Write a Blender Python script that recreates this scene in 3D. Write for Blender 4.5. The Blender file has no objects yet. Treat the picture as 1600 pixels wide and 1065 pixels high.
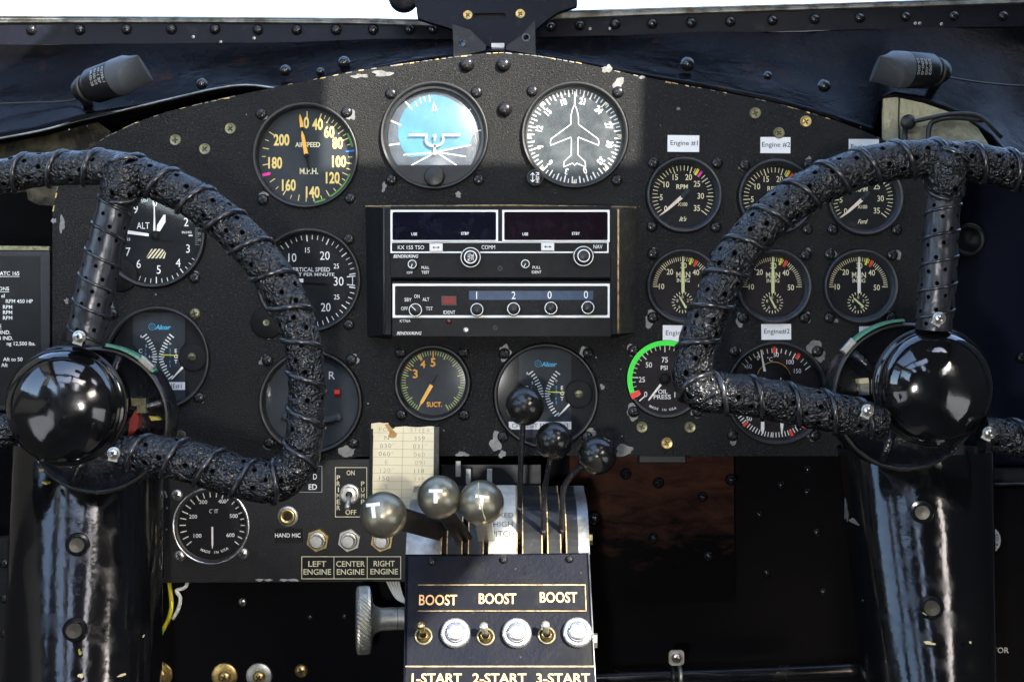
import bpy, math, random
from mathutils import Vector, Matrix, noise as mnoise
from mathutils.geometry import tessellate_polygon
random.seed(7)
sc = bpy.context.scene
R = math.radians

# ------------------------------------------------------------------ camera
D = 0.85                      # metres from the lens to the face of the instrument panel (plane y = 0)
S = 0.0005                    # metres per photo pixel on that plane
CX, CY = 800.0, 532.5
cam_d = bpy.data.cameras.new('camera')
cam = bpy.data.objects.new('camera', cam_d)
sc.collection.objects.link(cam)
cam.location = (0, -D, 0)
cam.rotation_euler = (R(90), 0, 0)
cam_d.sensor_width = 36.0
cam_d.lens = 36.0 * D / (1600 * S)
cam_d.clip_start = 0.01
cam_d.clip_end = 500
sc.camera = cam

# ------------------------------------------------------------------ sky and sun
SUN_DIR = Vector((-0.50, 0.72, -0.50)).normalized()      # the way the light travels
w = bpy.data.worlds.new('World')
sc.world = w
w.use_nodes = True
nt = w.node_tree
bg = nt.nodes['Background']
sky = nt.nodes.new('ShaderNodeTexSky')
sky.sky_type = 'NISHITA'
sky.sun_disc = False
sky.sun_elevation = math.asin(-SUN_DIR.z)
sky.sun_rotation = math.atan2(-SUN_DIR.x, -SUN_DIR.y)
sky.air_density = 1.0
sky.dust_density = 1.5
nt.links.new(sky.outputs[0], bg.inputs[0])
bg.inputs[1].default_value = 0.15
sun_d = bpy.data.lights.new('sun', 'SUN')
sun_d.energy = 2.0
sun_d.angle = R(0.5)
sun_d.color = (1.0, 0.95, 0.86)
sun = bpy.data.objects.new('sun', sun_d)
sc.collection.objects.link(sun)
sun.rotation_euler = SUN_DIR.to_track_quat('-Z', 'Y').to_euler()
# the photographer's flash beside the lens
fl_d = bpy.data.lights.new('camera_flash', 'AREA')
fl_d.shape = 'DISK'
fl_d.size = 0.03
fl_d.energy = 0.4
fl_d.color = (1.0, 0.98, 0.95)
flash = bpy.data.objects.new('camera_flash', fl_d)
sc.collection.objects.link(flash)
flash.location = (-0.045, -0.86, -0.05)
flash.rotation_euler = (R(92), 0, 0)

sc.view_settings.view_transform = 'Standard'
sc.view_settings.look = 'None'
sc.view_settings.exposure = 3.05
sc.view_settings.gamma = 1.0
sc.view_settings.use_curve_mapping = False
sc.render.engine = 'CYCLES'
sc.cycles.use_denoising = True
sc.cycles.max_bounces = 8
sc.cycles.sample_clamp_indirect = 6.0
sc.cycles.caustics_reflective = False
sc.cycles.caustics_refractive = False

# ------------------------------------------------------------------ coordinates
def W(px, py, d=0.0):
    """photo pixel -> point at d metres in front of the panel"""
    k = S * (D - d) / D
    return Vector(((px - CX) * k, -d, -(py - CY) * k))
def K(d=0.0):
    return S * (D - d) / D
def frame(px, py, d=0.0, rot=0.0, k=None):
    """local x right, y up, z towards the viewer, one unit = one photo pixel at that depth"""
    k = K(d) if k is None else k
    m = Matrix(((1, 0, 0), (0, 0, -1), (0, 1, 0))).to_4x4()
    return Matrix.Translation(W(px, py, d)) @ m @ Matrix.Rotation(rot, 4, 'Z') @ Matrix.Scale(k, 4)
def axis_frame(o, zdir, k=1.0, up=Vector((0, 0, 1))):
    z = zdir.normalized()
    x = up.cross(z)
    if x.length < 1e-5: x = Vector((1, 0, 0))
    x.normalize()
    y = z.cross(x)
    m = Matrix((x, y, z)).transposed().to_4x4()
    return Matrix.Translation(o) @ m @ Matrix.Scale(k, 4)

# ------------------------------------------------------------------ materials
MATS = {}
def mat(name, col, rough=0.5, metal=0.0, bump=None, var=None, rvar=None, spec=0.5, coat=0.0, emit=None, var2=None, coat_rough=0.05):
    m = bpy.data.materials.new(name)
    m.use_nodes = True
    t = m.node_tree; N = t.nodes; L = t.links
    b = N['Principled BSDF']
    b.inputs['Base Color'].default_value = (*col, 1)
    b.inputs['Roughness'].default_value = rough
    b.inputs['Metallic'].default_value = metal
    b.inputs['Specular IOR Level'].default_value = spec
    b.inputs['Coat Weight'].default_value = coat
    b.inputs['Coat Roughness'].default_value = coat_rough
    tc = N.new('ShaderNodeTexCoord')
    def noise(scale, detail=4, rough_=0.6, lo=0.35, hi=0.65, dist=0.0):
        n = N.new('ShaderNodeTexNoise')
        n.inputs['Scale'].default_value = scale
        n.inputs['Detail'].default_value = detail
        n.inputs['Roughness'].default_value = rough_
        n.inputs['Distortion'].default_value = dist
        L.new(tc.outputs['Object'], n.inputs['Vector'])
        r = N.new('ShaderNodeMapRange')
        r.inputs['From Min'].default_value = lo
        r.inputs['From Max'].default_value = hi
        L.new(n.outputs['Fac'], r.inputs['Value'])
        return r.outputs[0], n.outputs['Fac']
    last = None
    for vv in (var, var2):
        if not vv: continue
        f, _ = noise(vv[0], 5, 0.65, vv[2], vv[3], 0.4)
        mx = N.new('ShaderNodeMix'); mx.data_type = 'RGBA'
        L.new(f, mx.inputs['Factor'])
        if last is None: mx.inputs['A'].default_value = (*col, 1)
        else: L.new(last, mx.inputs['A'])
        mx.inputs['B'].default_value = (*vv[1], 1)
        last = mx.outputs['Result']
    if last is not None: L.new(last, b.inputs['Base Color'])
    if rvar:
        f, _ = noise(rvar[0], 5, 0.6, rvar[2], rvar[3], 0.3)
        mr = N.new('ShaderNodeMapRange')
        mr.inputs['To Min'].default_value = rough
        mr.inputs['To Max'].default_value = rvar[1]
        L.new(f, mr.inputs['Value'])
        L.new(mr.outputs[0], b.inputs['Roughness'])
    if bump:
        h = None
        for sc_, dist in (bump if isinstance(bump, list) else [bump]):
            _, f = noise(sc_, 3, 0.55)
            bn = N.new('ShaderNodeBump')
            bn.inputs['Strength'].default_value = 1.0
            bn.inputs['Distance'].default_value = dist
            L.new(f, bn.inputs['Height'])
            if h is not None: L.new(h, bn.inputs['Normal'])
            h = bn.outputs['Normal']
        L.new(h, b.inputs['Normal'])
        if coat: L.new(h, b.inputs['Coat Normal'])
    if emit:
        b.inputs['Emission Color'].default_value = (*emit[0], 1)
        b.inputs['Emission Strength'].default_value = emit[1]
    MATS[name] = m
    return m

mat('crinkle_paint', (0.0085, 0.0086, 0.0087), 0.5, spec=0.17, bump=(800, 0.0014), var=(560, (0.055, 0.055, 0.05), 0.55, 0.72), var2=(14, (0.014, 0.014, 0.0125), 0.45, 0.7), rvar=(9, 0.62, 0.4, 0.65))
mat('sub_panel_paint', (0.008, 0.0085, 0.0095), 0.4, spec=0.3, bump=(700, 0.0002), var=(30, (0.014, 0.014, 0.015), 0.45, 0.7), rvar=(20, 0.5, 0.4, 0.7))
mat('bare_metal', (0.19, 0.19, 0.18), 0.5, 0.3, bump=(300, 0.0003), var=(120, (0.11, 0.11, 0.10), 0.4, 0.65))
mat('gloss_black', (0.005, 0.0055, 0.007), 0.14, bump=[(9, 0.001), (420, 0.00012)], rvar=(30, 0.3, 0.45, 0.7), var=(60, (0.014, 0.012, 0.011), 0.55, 0.75))
mat('column_black', (0.0035, 0.0036, 0.0042), 0.10, spec=0.5, bump=[(14, 0.0008), (40, 0.0002), (170, 0.00009)], rvar=(60, 0.26, 0.5, 0.68), var=(70, (0.022, 0.014, 0.010), 0.62, 0.76))
mat('casting_black', (0.006, 0.0065, 0.009), 0.2, bump=[(60, 0.0012), (260, 0.0008)], rvar=(50, 0.35, 0.4, 0.7))
mat('hub_enamel', (0.004, 0.004, 0.0045), 0.07, spec=0.7, coat=0.4, bump=[(14, 0.0012), (120, 0.00012)], rvar=(28, 0.26, 0.46, 0.68), var=(260, (0.035, 0.031, 0.026), 0.65, 0.73))
mat('sill_paint', (0.005, 0.006, 0.011), 0.36, spec=0.15, bump=[(20, 0.0008), (300, 0.0002)], rvar=(30, 0.45, 0.4, 0.7), var=(80, (0.02, 0.02, 0.022), 0.6, 0.75))
mat('gusset_grey', (0.016, 0.0165, 0.018), 0.4, spec=0.3, bump=(300, 0.0003), var=(90, (0.045, 0.045, 0.045), 0.6, 0.72))
mat('sheet_paint', (0.0025, 0.0026, 0.0036), 0.17, spec=0.045, bump=[(13, 0.003), (45, 0.0010), (300, 0.0003)], rvar=(16, 0.36, 0.4, 0.65), var=(26, (0.016, 0.007, 0.004), 0.58, 0.70))
mat('wall_paint', (0.0026, 0.0026, 0.0036), 0.5, spec=0.04, bump=[(9, 0.002), (120, 0.0002)], rvar=(12, 0.55, 0.4, 0.7))
mat('brown_base', (0.030, 0.010, 0.0065), 0.5, spec=0.25, bump=[(25, 0.0012), (200, 0.0006)], var=(13, (0.006, 0.0045, 0.0045), 0.42, 0.56), rvar=(60, 0.6, 0.4, 0.7))
mat('cream_primer', (0.36, 0.33, 0.21), 0.6, bump=[(60, 0.004), (200, 0.001)], var=(60, (0.20, 0.17, 0.10), 0.5, 0.75))
mat('dirty_primer', (0.06, 0.055, 0.034), 0.8, spec=0.2, bump=(80, 0.003), var=(45, (0.012, 0.010, 0.008), 0.40, 0.60))
mat('bezel_black', (0.010, 0.0105, 0.0115), 0.38, spec=0.4, bump=(500, 0.00015), rvar=(60, 0.55, 0.45, 0.7))
mat('bezel_blue_black', (0.016, 0.018, 0.023), 0.34, rvar=(60, 0.5, 0.45, 0.7))
mat('ear_black', (0.006, 0.0062, 0.0065), 0.6, spec=0.12)
mat('bezel_edge', (0.05, 0.048, 0.042), 0.45, 0.4)
mat('dial_black', (0.007, 0.0075, 0.009), 0.6, spec=0.15)
mat('dial_grey', (0.022, 0.028, 0.034), 0.6, spec=0.2, var=(40, (0.032, 0.038, 0.042), 0.45, 0.7))
mat('dial_brown', (0.014, 0.010, 0.011), 0.6, spec=0.15)
mat('dial_dusty', (0.026, 0.033, 0.038), 0.7, spec=0.2, var=(70, (0.062, 0.072, 0.075), 0.42, 0.68))
mat('print_white', (0.80, 0.81, 0.77), 0.6)
mat('print_dim', (0.30, 0.31, 0.30), 0.6)
mat('print_cream', (0.72, 0.66, 0.42), 0.6)
mat('print_yellow', (0.74, 0.56, 0.17), 0.6)
mat('print_lime', (0.34, 0.42, 0.12), 0.6)
mat('print_orange', (0.80, 0.36, 0.03), 0.6)
mat('print_ink', (0.015, 0.015, 0.016), 0.6)
mat('print_cyan', (0.05, 0.36, 0.60), 0.6)
mat('print_gold', (0.86, 0.50, 0.20), 0.55)
mat('mark_green', (0.02, 0.72, 0.03), 0.5)
mat('mark_dark_green', (0.07, 0.30, 0.03), 0.5)
mat('mark_red', (0.75, 0.03, 0.02), 0.5)
mat('mark_yellow', (0.72, 0.68, 0.03), 0.5)
mat('mark_magenta', (0.70, 0.02, 0.30), 0.5)
mat('mark_blue', (0.02, 0.16, 0.65), 0.5)
mat('needle_white', (0.80, 0.78, 0.70), 0.5)
mat('needle_pink', (0.72, 0.60, 0.50), 0.5)
mat('needle_lime', (0.62, 0.66, 0.30), 0.5)
mat('needle_orange', (0.82, 0.42, 0.05), 0.5)
mat('horizon_sky', (0.012, 0.12, 0.20), 0.6, var=(60, (0.022, 0.17, 0.26), 0.4, 0.7))
mat('horizon_ground', (0.008, 0.022, 0.04), 0.6, var=(200, (0.04, 0.058, 0.08), 0.5, 0.7))
mat('horizon_ring', (0.018, 0.028, 0.042), 0.6, var=(120, (0.04, 0.055, 0.07), 0.45, 0.7))
mat('screw_black', (0.012, 0.012, 0.013), 0.25, 0.3)
mat('screw_brass', (0.50, 0.36, 0.14), 0.35, 0.9, var=(300, (0.2, 0.15, 0.07), 0.5, 0.7))
mat('screw_olive', (0.20, 0.19, 0.11), 0.4, 0.8, var=(300, (0.08, 0.07, 0.04), 0.45, 0.65))
mat('screw_steel', (0.52, 0.50, 0.46), 0.28, 0.95, var=(300, (0.3, 0.26, 0.2), 0.55, 0.7))
mat('screw_steel_dark', (0.09, 0.085, 0.07), 0.35, 0.8)
mat('recess_dark', (0.004, 0.004, 0.004), 0.8)
mat('chrome', (0.80, 0.81, 0.84), 0.24, 0.9, rvar=(80, 0.34, 0.45, 0.7))
mat('nickel', (0.58, 0.56, 0.50), 0.34, 0.8, var=(250, (0.42, 0.38, 0.29), 0.5, 0.7))
mat('brass', (0.62, 0.45, 0.18), 0.3, 1.0, var=(250, (0.35, 0.24, 0.08), 0.5, 0.7))
mat('worn_edge', (0.55, 0.38, 0.16), 0.5, 0.3, var=(200, (0.15, 0.10, 0.05), 0.45, 0.65))
mat('steel_strip', (0.30, 0.31, 0.31), 0.36, 0.8, var=(60, (0.16, 0.16, 0.15), 0.42, 0.66), rvar=(90, 0.5, 0.4, 0.7))
mat('aluminium', (0.46, 0.46, 0.43), 0.42, 0.85, var=(160, (0.3, 0.29, 0.25), 0.45, 0.7))
mat('channel_metal', (0.30, 0.30, 0.27), 0.45, 0.5, var=(60, (0.09, 0.08, 0.06), 0.42, 0.62))
mat('radio_face', (0.009, 0.0098, 0.011), 0.45, spec=0.1, bump=(900, 0.0001), var=(50, (0.014, 0.014, 0.014), 0.5, 0.7))
mat('radio_side', (0.010, 0.0105, 0.0115), 0.45, spec=0.15, bump=(700, 0.0006), var=(200, (0.035, 0.034, 0.03), 0.62, 0.72))
mat('radio_side_worn', (0.03, 0.029, 0.024), 0.5, bump=(500, 0.0008), var=(200, (0.08, 0.075, 0.06), 0.50, 0.7))
mat('display_glass', (0.004, 0.004, 0.010), 0.12, spec=0.3, var=(70, (0.012, 0.012, 0.026), 0.5, 0.75))
mat('display_wine', (0.008, 0.004, 0.007), 0.12, spec=0.3, var=(70, (0.014, 0.009, 0.016), 0.5, 0.75))
mat('digit_blue', (0.010, 0.036, 0.085), 0.4, spec=0.3, var=(90, (0.018, 0.055, 0.11), 0.4, 0.7))
mat('red_lens', (0.16, 0.005, 0.004), 0.3, spec=0.15)
mat('red_dark', (0.06, 0.006, 0.005), 0.2)
mat('plate_cream', (0.50, 0.49, 0.42), 0.55, var=(70, (0.36, 0.34, 0.27), 0.5, 0.7))
mat('button_white', (0.68, 0.68, 0.65), 0.4)
mat('label_paper', (0.74, 0.75, 0.75), 0.6, var=(40, (0.64, 0.64, 0.62), 0.5, 0.75))
mat('old_paper', (0.80, 0.71, 0.46), 0.75, var=(25, (0.58, 0.43, 0.19), 0.55, 0.80), bump=(60, 0.001), var2=(9, (0.82, 0.77, 0.58), 0.45, 0.7))
mat('paper_stain', (0.36, 0.17, 0.04), 0.8, var=(90, (0.55, 0.36, 0.12), 0.4, 0.65))
mat('pencil', (0.10, 0.11, 0.09), 0.8)
mat('pencil_faint', (0.34, 0.30, 0.19), 0.8)
mat('ball_black', (0.008, 0.008, 0.0075), 0.19, rvar=(40, 0.27, 0.45, 0.68), bump=(60, 0.0003))
mat('ball_pewter', (0.25, 0.235, 0.175), 0.30, 0.8, rvar=(50, 0.42, 0.4, 0.7), var=(60, (0.15, 0.143, 0.11), 0.45, 0.7), bump=(60, 0.0004))
mat('pedestal_paint', (0.0045, 0.0055, 0.0105), 0.40, spec=0.12, bump=[(30, 0.0004), (400, 0.0002)], var=(30, (0.017, 0.0175, 0.0155), 0.52, 0.76), rvar=(40, 0.65, 0.4, 0.65), var2=(260, (0.10, 0.10, 0.085), 0.67, 0.77))
mat('placard_navy', (0.004, 0.005, 0.009), 0.45, spec=0.12, var=(60, (0.012, 0.0135, 0.014), 0.5, 0.72))
mat('placard_black', (0.005, 0.005, 0.0055), 0.35, spec=0.25, rvar=(60, 0.5, 0.4, 0.7))
mat('quadrant_black', (0.007, 0.007, 0.0075), 0.3, spec=0.3, rvar=(90, 0.45, 0.4, 0.7), var=(150, (0.04, 0.038, 0.03), 0.62, 0.75))
mat('rod_black', (0.02, 0.02, 0.024), 0.3, 0.5, var=(260, (0.30, 0.29, 0.27), 0.60, 0.70), bump=(400, 0.0006))
mat('lamp_grey', (0.062, 0.07, 0.08), 0.45, spec=0.25, bump=(500, 0.0003))
mat('lamp_black', (0.007, 0.0075, 0.009), 0.38, spec=0.3)
mat('gasket_green', (0.045, 0.17, 0.10), 0.5, var=(100, (0.12, 0.22, 0.15), 0.5, 0.7))
mat('red_plastic', (0.13, 0.007, 0.006), 0.45)
mat('yellow_paint', (0.26, 0.22, 0.03), 0.5)
mat('chip_cream', (0.52, 0.46, 0.26), 0.6)
mat('wire_yellow', (0.66, 0.58, 0.02), 0.4)
mat('wire_green', (0.04, 0.35, 0.06), 0.4)
mat('wire_white', (0.55, 0.56, 0.53), 0.5)
mat('wire_black', (0.012, 0.012, 0.012), 0.4)
mat('cabin_lining', (0.035, 0.033, 0.03), 0.7, bump=(40, 0.002))
mat('rivet_black', (0.008, 0.0085, 0.01), 0.13)
mat('navy_haze', (0.004, 0.0055, 0.017), 0.45, spec=0.15, bump=(9, 0.003), rvar=(8, 0.6, 0.4, 0.7))  # blue haze reflection put into the colour
mat('cord_black', (0.010, 0.0105, 0.013), 0.27, coat=0.2, coat_rough=0.2)
mat('concrete', (0.34, 0.33, 0.31), 0.9, var=(2, (0.26, 0.255, 0.24), 0.4, 0.6))

def brown_sheen():  # soft brown sheen put into the base colour, fading to black downwards
    m_ = mat('brown_sheen', (0.002, 0.002, 0.0025), 0.5, spec=0.03, bump=[(9, 0.002), (120, 0.0002)])
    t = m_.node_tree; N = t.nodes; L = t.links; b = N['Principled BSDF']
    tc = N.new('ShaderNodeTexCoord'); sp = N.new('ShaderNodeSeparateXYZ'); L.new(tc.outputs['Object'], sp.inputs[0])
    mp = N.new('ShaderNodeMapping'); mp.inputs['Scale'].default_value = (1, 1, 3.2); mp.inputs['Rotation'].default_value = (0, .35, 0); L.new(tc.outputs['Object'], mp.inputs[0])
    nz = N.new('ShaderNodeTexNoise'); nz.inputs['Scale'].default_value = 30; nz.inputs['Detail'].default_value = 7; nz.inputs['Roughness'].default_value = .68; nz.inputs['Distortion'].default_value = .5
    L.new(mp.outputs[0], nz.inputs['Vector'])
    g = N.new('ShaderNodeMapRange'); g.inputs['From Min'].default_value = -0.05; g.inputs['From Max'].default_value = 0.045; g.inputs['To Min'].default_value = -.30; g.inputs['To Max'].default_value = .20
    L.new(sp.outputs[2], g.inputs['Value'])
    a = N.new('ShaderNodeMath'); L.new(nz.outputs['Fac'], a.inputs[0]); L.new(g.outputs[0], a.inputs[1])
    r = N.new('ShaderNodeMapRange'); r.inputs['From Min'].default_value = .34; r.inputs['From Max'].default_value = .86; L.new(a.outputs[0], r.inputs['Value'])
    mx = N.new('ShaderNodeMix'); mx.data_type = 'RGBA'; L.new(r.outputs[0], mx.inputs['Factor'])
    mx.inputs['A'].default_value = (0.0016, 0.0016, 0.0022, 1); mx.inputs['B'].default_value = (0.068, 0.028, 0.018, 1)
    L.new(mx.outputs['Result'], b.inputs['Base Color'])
brown_sheen()
def leather(name, col, rough, cell, bump_d, holes, hr, rows, metal=0.0, streak=False, prob=1.0):
    """wrapped leather: creases and punched holes, laid out in the tube's own u (along) and v (around), in photo pixels"""
    m = bpy.data.materials.new(name); m.use_nodes = True
    t = m.node_tree; N = t.nodes; L = t.links
    b = N['Principled BSDF']
    b.inputs['Metallic'].default_value = metal
    uv = N.new('ShaderNodeUVMap'); uv.uv_map = 'UVMap'
    def math_(op, a, bb=None):
        n = N.new('ShaderNodeMath'); n.operation = op
        for i, x in enumerate((a, bb)):
            if x is None: continue
            if isinstance(x, (int, float)): n.inputs[i].default_value = x
            else: L.new(x, n.inputs[i])
        return n.outputs[0]
    sep = N.new('ShaderNodeSeparateXYZ'); L.new(uv.outputs[0], sep.inputs[0])
    u, v = sep.outputs[0], sep.outputs[1]
    ca, sa = math.cos(0.5), math.sin(0.5)
    a = math_('DIVIDE', math_('ADD', math_('MULTIPLY', u, ca), math_('MULTIPLY', v, sa)), holes)
    c = math_('DIVIDE', math_('SUBTRACT', math_('MULTIPLY', v, ca), math_('MULTIPLY', u, sa)), rows)
    row = math_('FLOOR', c)
    a2 = math_('ADD', a, math_('MULTIPLY', row, 0.37))
    fa = math_('MULTIPLY', math_('SUBTRACT', math_('FRACT', a2), 0.5), holes)
    fc = math_('MULTIPLY', math_('SUBTRACT', math_('FRACT', c), 0.5), rows)
    dist = math_('SQRT', math_('ADD', math_('MULTIPLY', fa, fa), math_('MULTIPLY', fc, fc)))
    cell_id = N.new('ShaderNodeCombineXYZ')
    L.new(math_('FLOOR', a2), cell_id.inputs[0]); L.new(row, cell_id.inputs[1])
    wn = N.new('ShaderNodeTexWhiteNoise'); wn.noise_dimensions = '2D'
    L.new(cell_id.outputs[0], wn.inputs['Vector'])
    on = math_('LESS_THAN', wn.outputs['Value'], prob)
    mr = N.new('ShaderNodeMapRange')
    mr.inputs['From Min'].default_value = hr * 0.72; mr.inputs['From Max'].default_value = hr * 1.15
    mr.inputs['To Min'].default_value = 1.0; mr.inputs['To Max'].default_value = 0.0
    L.new(dist, mr.inputs['Value'])
    hole = math_('MULTIPLY', mr.outputs[0], on)
    tc = N.new('ShaderNodeTexCoord')
    nz = N.new('ShaderNodeTexNoise'); nz.inputs['Scale'].default_value = 90; nz.inputs['Detail'].default_value = 4
    L.new(tc.outputs['Object'], nz.inputs['Vector'])
    wob = N.new('ShaderNodeMix'); wob.data_type = 'VECTOR'
    wob.inputs['Factor'].default_value = 0.011
    L.new(tc.outputs['Object'], wob.inputs['A']); L.new(nz.outputs['Color'], wob.inputs['B'])
    vo = N.new('ShaderNodeTexVoronoi'); vo.feature = 'SMOOTH_F1'; vo.inputs['Scale'].default_value = cell
    vo.inputs['Smoothness'].default_value = 0.6
    L.new(wob.outputs['Result'], vo.inputs['Vector'])
    n2 = N.new('ShaderNodeTexNoise'); n2.inputs['Scale'].default_value = cell * 1.1; n2.inputs['Detail'].default_value = 1.5
    n2.inputs['Distortion'].default_value = 1.6
    L.new(tc.outputs['Object'], n2.inputs['Vector'])
    h = math_('ADD', math_('MULTIPLY', vo.outputs['Distance'], -0.45), math_('MULTIPLY', n2.outputs['Fac'], 1.15))
    h2 = math_('SUBTRACT', h, math_('MULTIPLY', hole, 1.1))
    bn = N.new('ShaderNodeBump'); bn.inputs['Distance'].default_value = bump_d; bn.inputs['Strength'].default_value = 1.0
    L.new(h2, bn.inputs['Height']); L.new(bn.outputs[0], b.inputs['Normal'])
    n3 = N.new('ShaderNodeTexNoise'); n3.inputs['Scale'].default_value = 40; n3.inputs['Detail'].default_value = 5
    if streak:
        mp = N.new('ShaderNodeMapping'); mp.inputs['Scale'].default_value = (0.012, 0.12, 1)
        L.new(uv.outputs[0], mp.inputs[0]); L.new(mp.outputs[0], n3.inputs['Vector']); n3.inputs['Scale'].default_value = 1.4
    else:
        L.new(tc.outputs['Object'], n3.inputs['Vector'])
    m1 = N.new('ShaderNodeMix'); m1.data_type = 'RGBA'
    r1 = N.new('ShaderNodeMapRange'); r1.inputs['From Min'].default_value = 0.4; r1.inputs['From Max'].default_value = 0.7
    L.new(n3.outputs['Fac'], r1.inputs['Value']); L.new(r1.outputs[0], m1.inputs['Factor'])
    m1.inputs['A'].default_value = (*col, 1)
    m1.inputs['B'].default_value = (*[x * 2.4 for x in col], 1)
    m2 = N.new('ShaderNodeMix'); m2.data_type = 'RGBA'
    L.new(hole, m2.inputs['Factor']); L.new(m1.outputs['Result'], m2.inputs['A'])
    m2.inputs['B'].default_value = (0.001, 0.001, 0.001, 1)
    L.new(m2.outputs['Result'], b.inputs['Base Color'])
    rr = math_('ADD', math_('MULTIPLY', r1.outputs[0], 0.16), rough)
    L.new(math_('ADD', rr, math_('MULTIPLY', hole, 0.5)), b.inputs['Roughness'])
    sp = math_('SUBTRACT', 0.5, math_('MULTIPLY', hole, 0.5))
    L.new(sp, b.inputs['Specular IOR Level'])
    MATS[name] = m
leather('leather_wrap', (0.0032, 0.0034, 0.004), 0.21, 225, 0.0027, 26, 3.9, 23, prob=0.6)
leather('leather_sleeve', (0.016, 0.017, 0.021), 0.28, 90, 0.0003, 25, 3.3, 21, metal=0.35, streak=True, prob=0.85)

def glass_mat(name, tint=(1, 1, 1), rough=0.02, dust=0.0, dust_col=(0.6, 0.65, 0.68), dscale=60):
    m = bpy.data.materials.new(name); m.use_nodes = True
    t = m.node_tree; N = t.nodes; L = t.links
    out = N['Material Output']; N.remove(N['Principled BSDF'])
    tr = N.new('ShaderNodeBsdfTransparent'); tr.inputs[0].default_value = (*tint, 1)
    gl = N.new('ShaderNodeBsdfGlossy'); gl.inputs['Roughness'].default_value = rough
    lw = N.new('ShaderNodeLayerWeight'); lw.inputs['Blend'].default_value = 0.5
    pw = N.new('ShaderNodeMath'); pw.operation = 'POWER'; L.new(lw.outputs['Facing'], pw.inputs[0]); pw.inputs[1].default_value = 5.0
    fr = N.new('ShaderNodeMath'); fr.operation = 'MULTIPLY_ADD'; L.new(pw.outputs[0], fr.inputs[0]); fr.inputs[1].default_value = 0.95; fr.inputs[2].default_value = 0.045
    mx = N.new('ShaderNodeMixShader')
    L.new(fr.outputs[0], mx.inputs[0]); L.new(tr.outputs[0], mx.inputs[1]); L.new(gl.outputs[0], mx.inputs[2])
    last = mx.outputs[0]
    if dust:
        tc = N.new('ShaderNodeTexCoord')
        n = N.new('ShaderNodeTexNoise'); n.inputs['Scale'].default_value = dscale; n.inputs['Detail'].default_value = 7
        n.inputs['Roughness'].default_value = 0.7
        L.new(tc.outputs['Object'], n.inputs['Vector'])
        r = N.new('ShaderNodeMapRange'); r.inputs['From Min'].default_value = 0.3; r.inputs['From Max'].default_value = 0.75
        r.inputs['To Min'].default_value = dust * 0.35; r.inputs['To Max'].default_value = dust * 1.6
        L.new(n.outputs['Fac'], r.inputs['Value'])
        df = N.new('ShaderNodeBsdfDiffuse'); df.inputs[0].default_value = (*dust_col, 1)
        m2 = N.new('ShaderNodeMixShader')
        L.new(r.outputs[0], m2.inputs[0]); L.new(last, m2.inputs[1]); L.new(df.outputs[0], m2.inputs[2])
        last = m2.outputs[0]
    L.new(last, out.inputs['Surface'])
    MATS[name] = m
glass_mat('clear_glass', rough=0.05, dust=0.0028, dscale=45)
glass_mat('dusty_glass', rough=0.22, dust=0.018)
glass_mat('worn_glass', rough=0.3, dust=0.045)
glass_mat('pane_glass', rough=0.01, dust=0.002)

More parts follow.
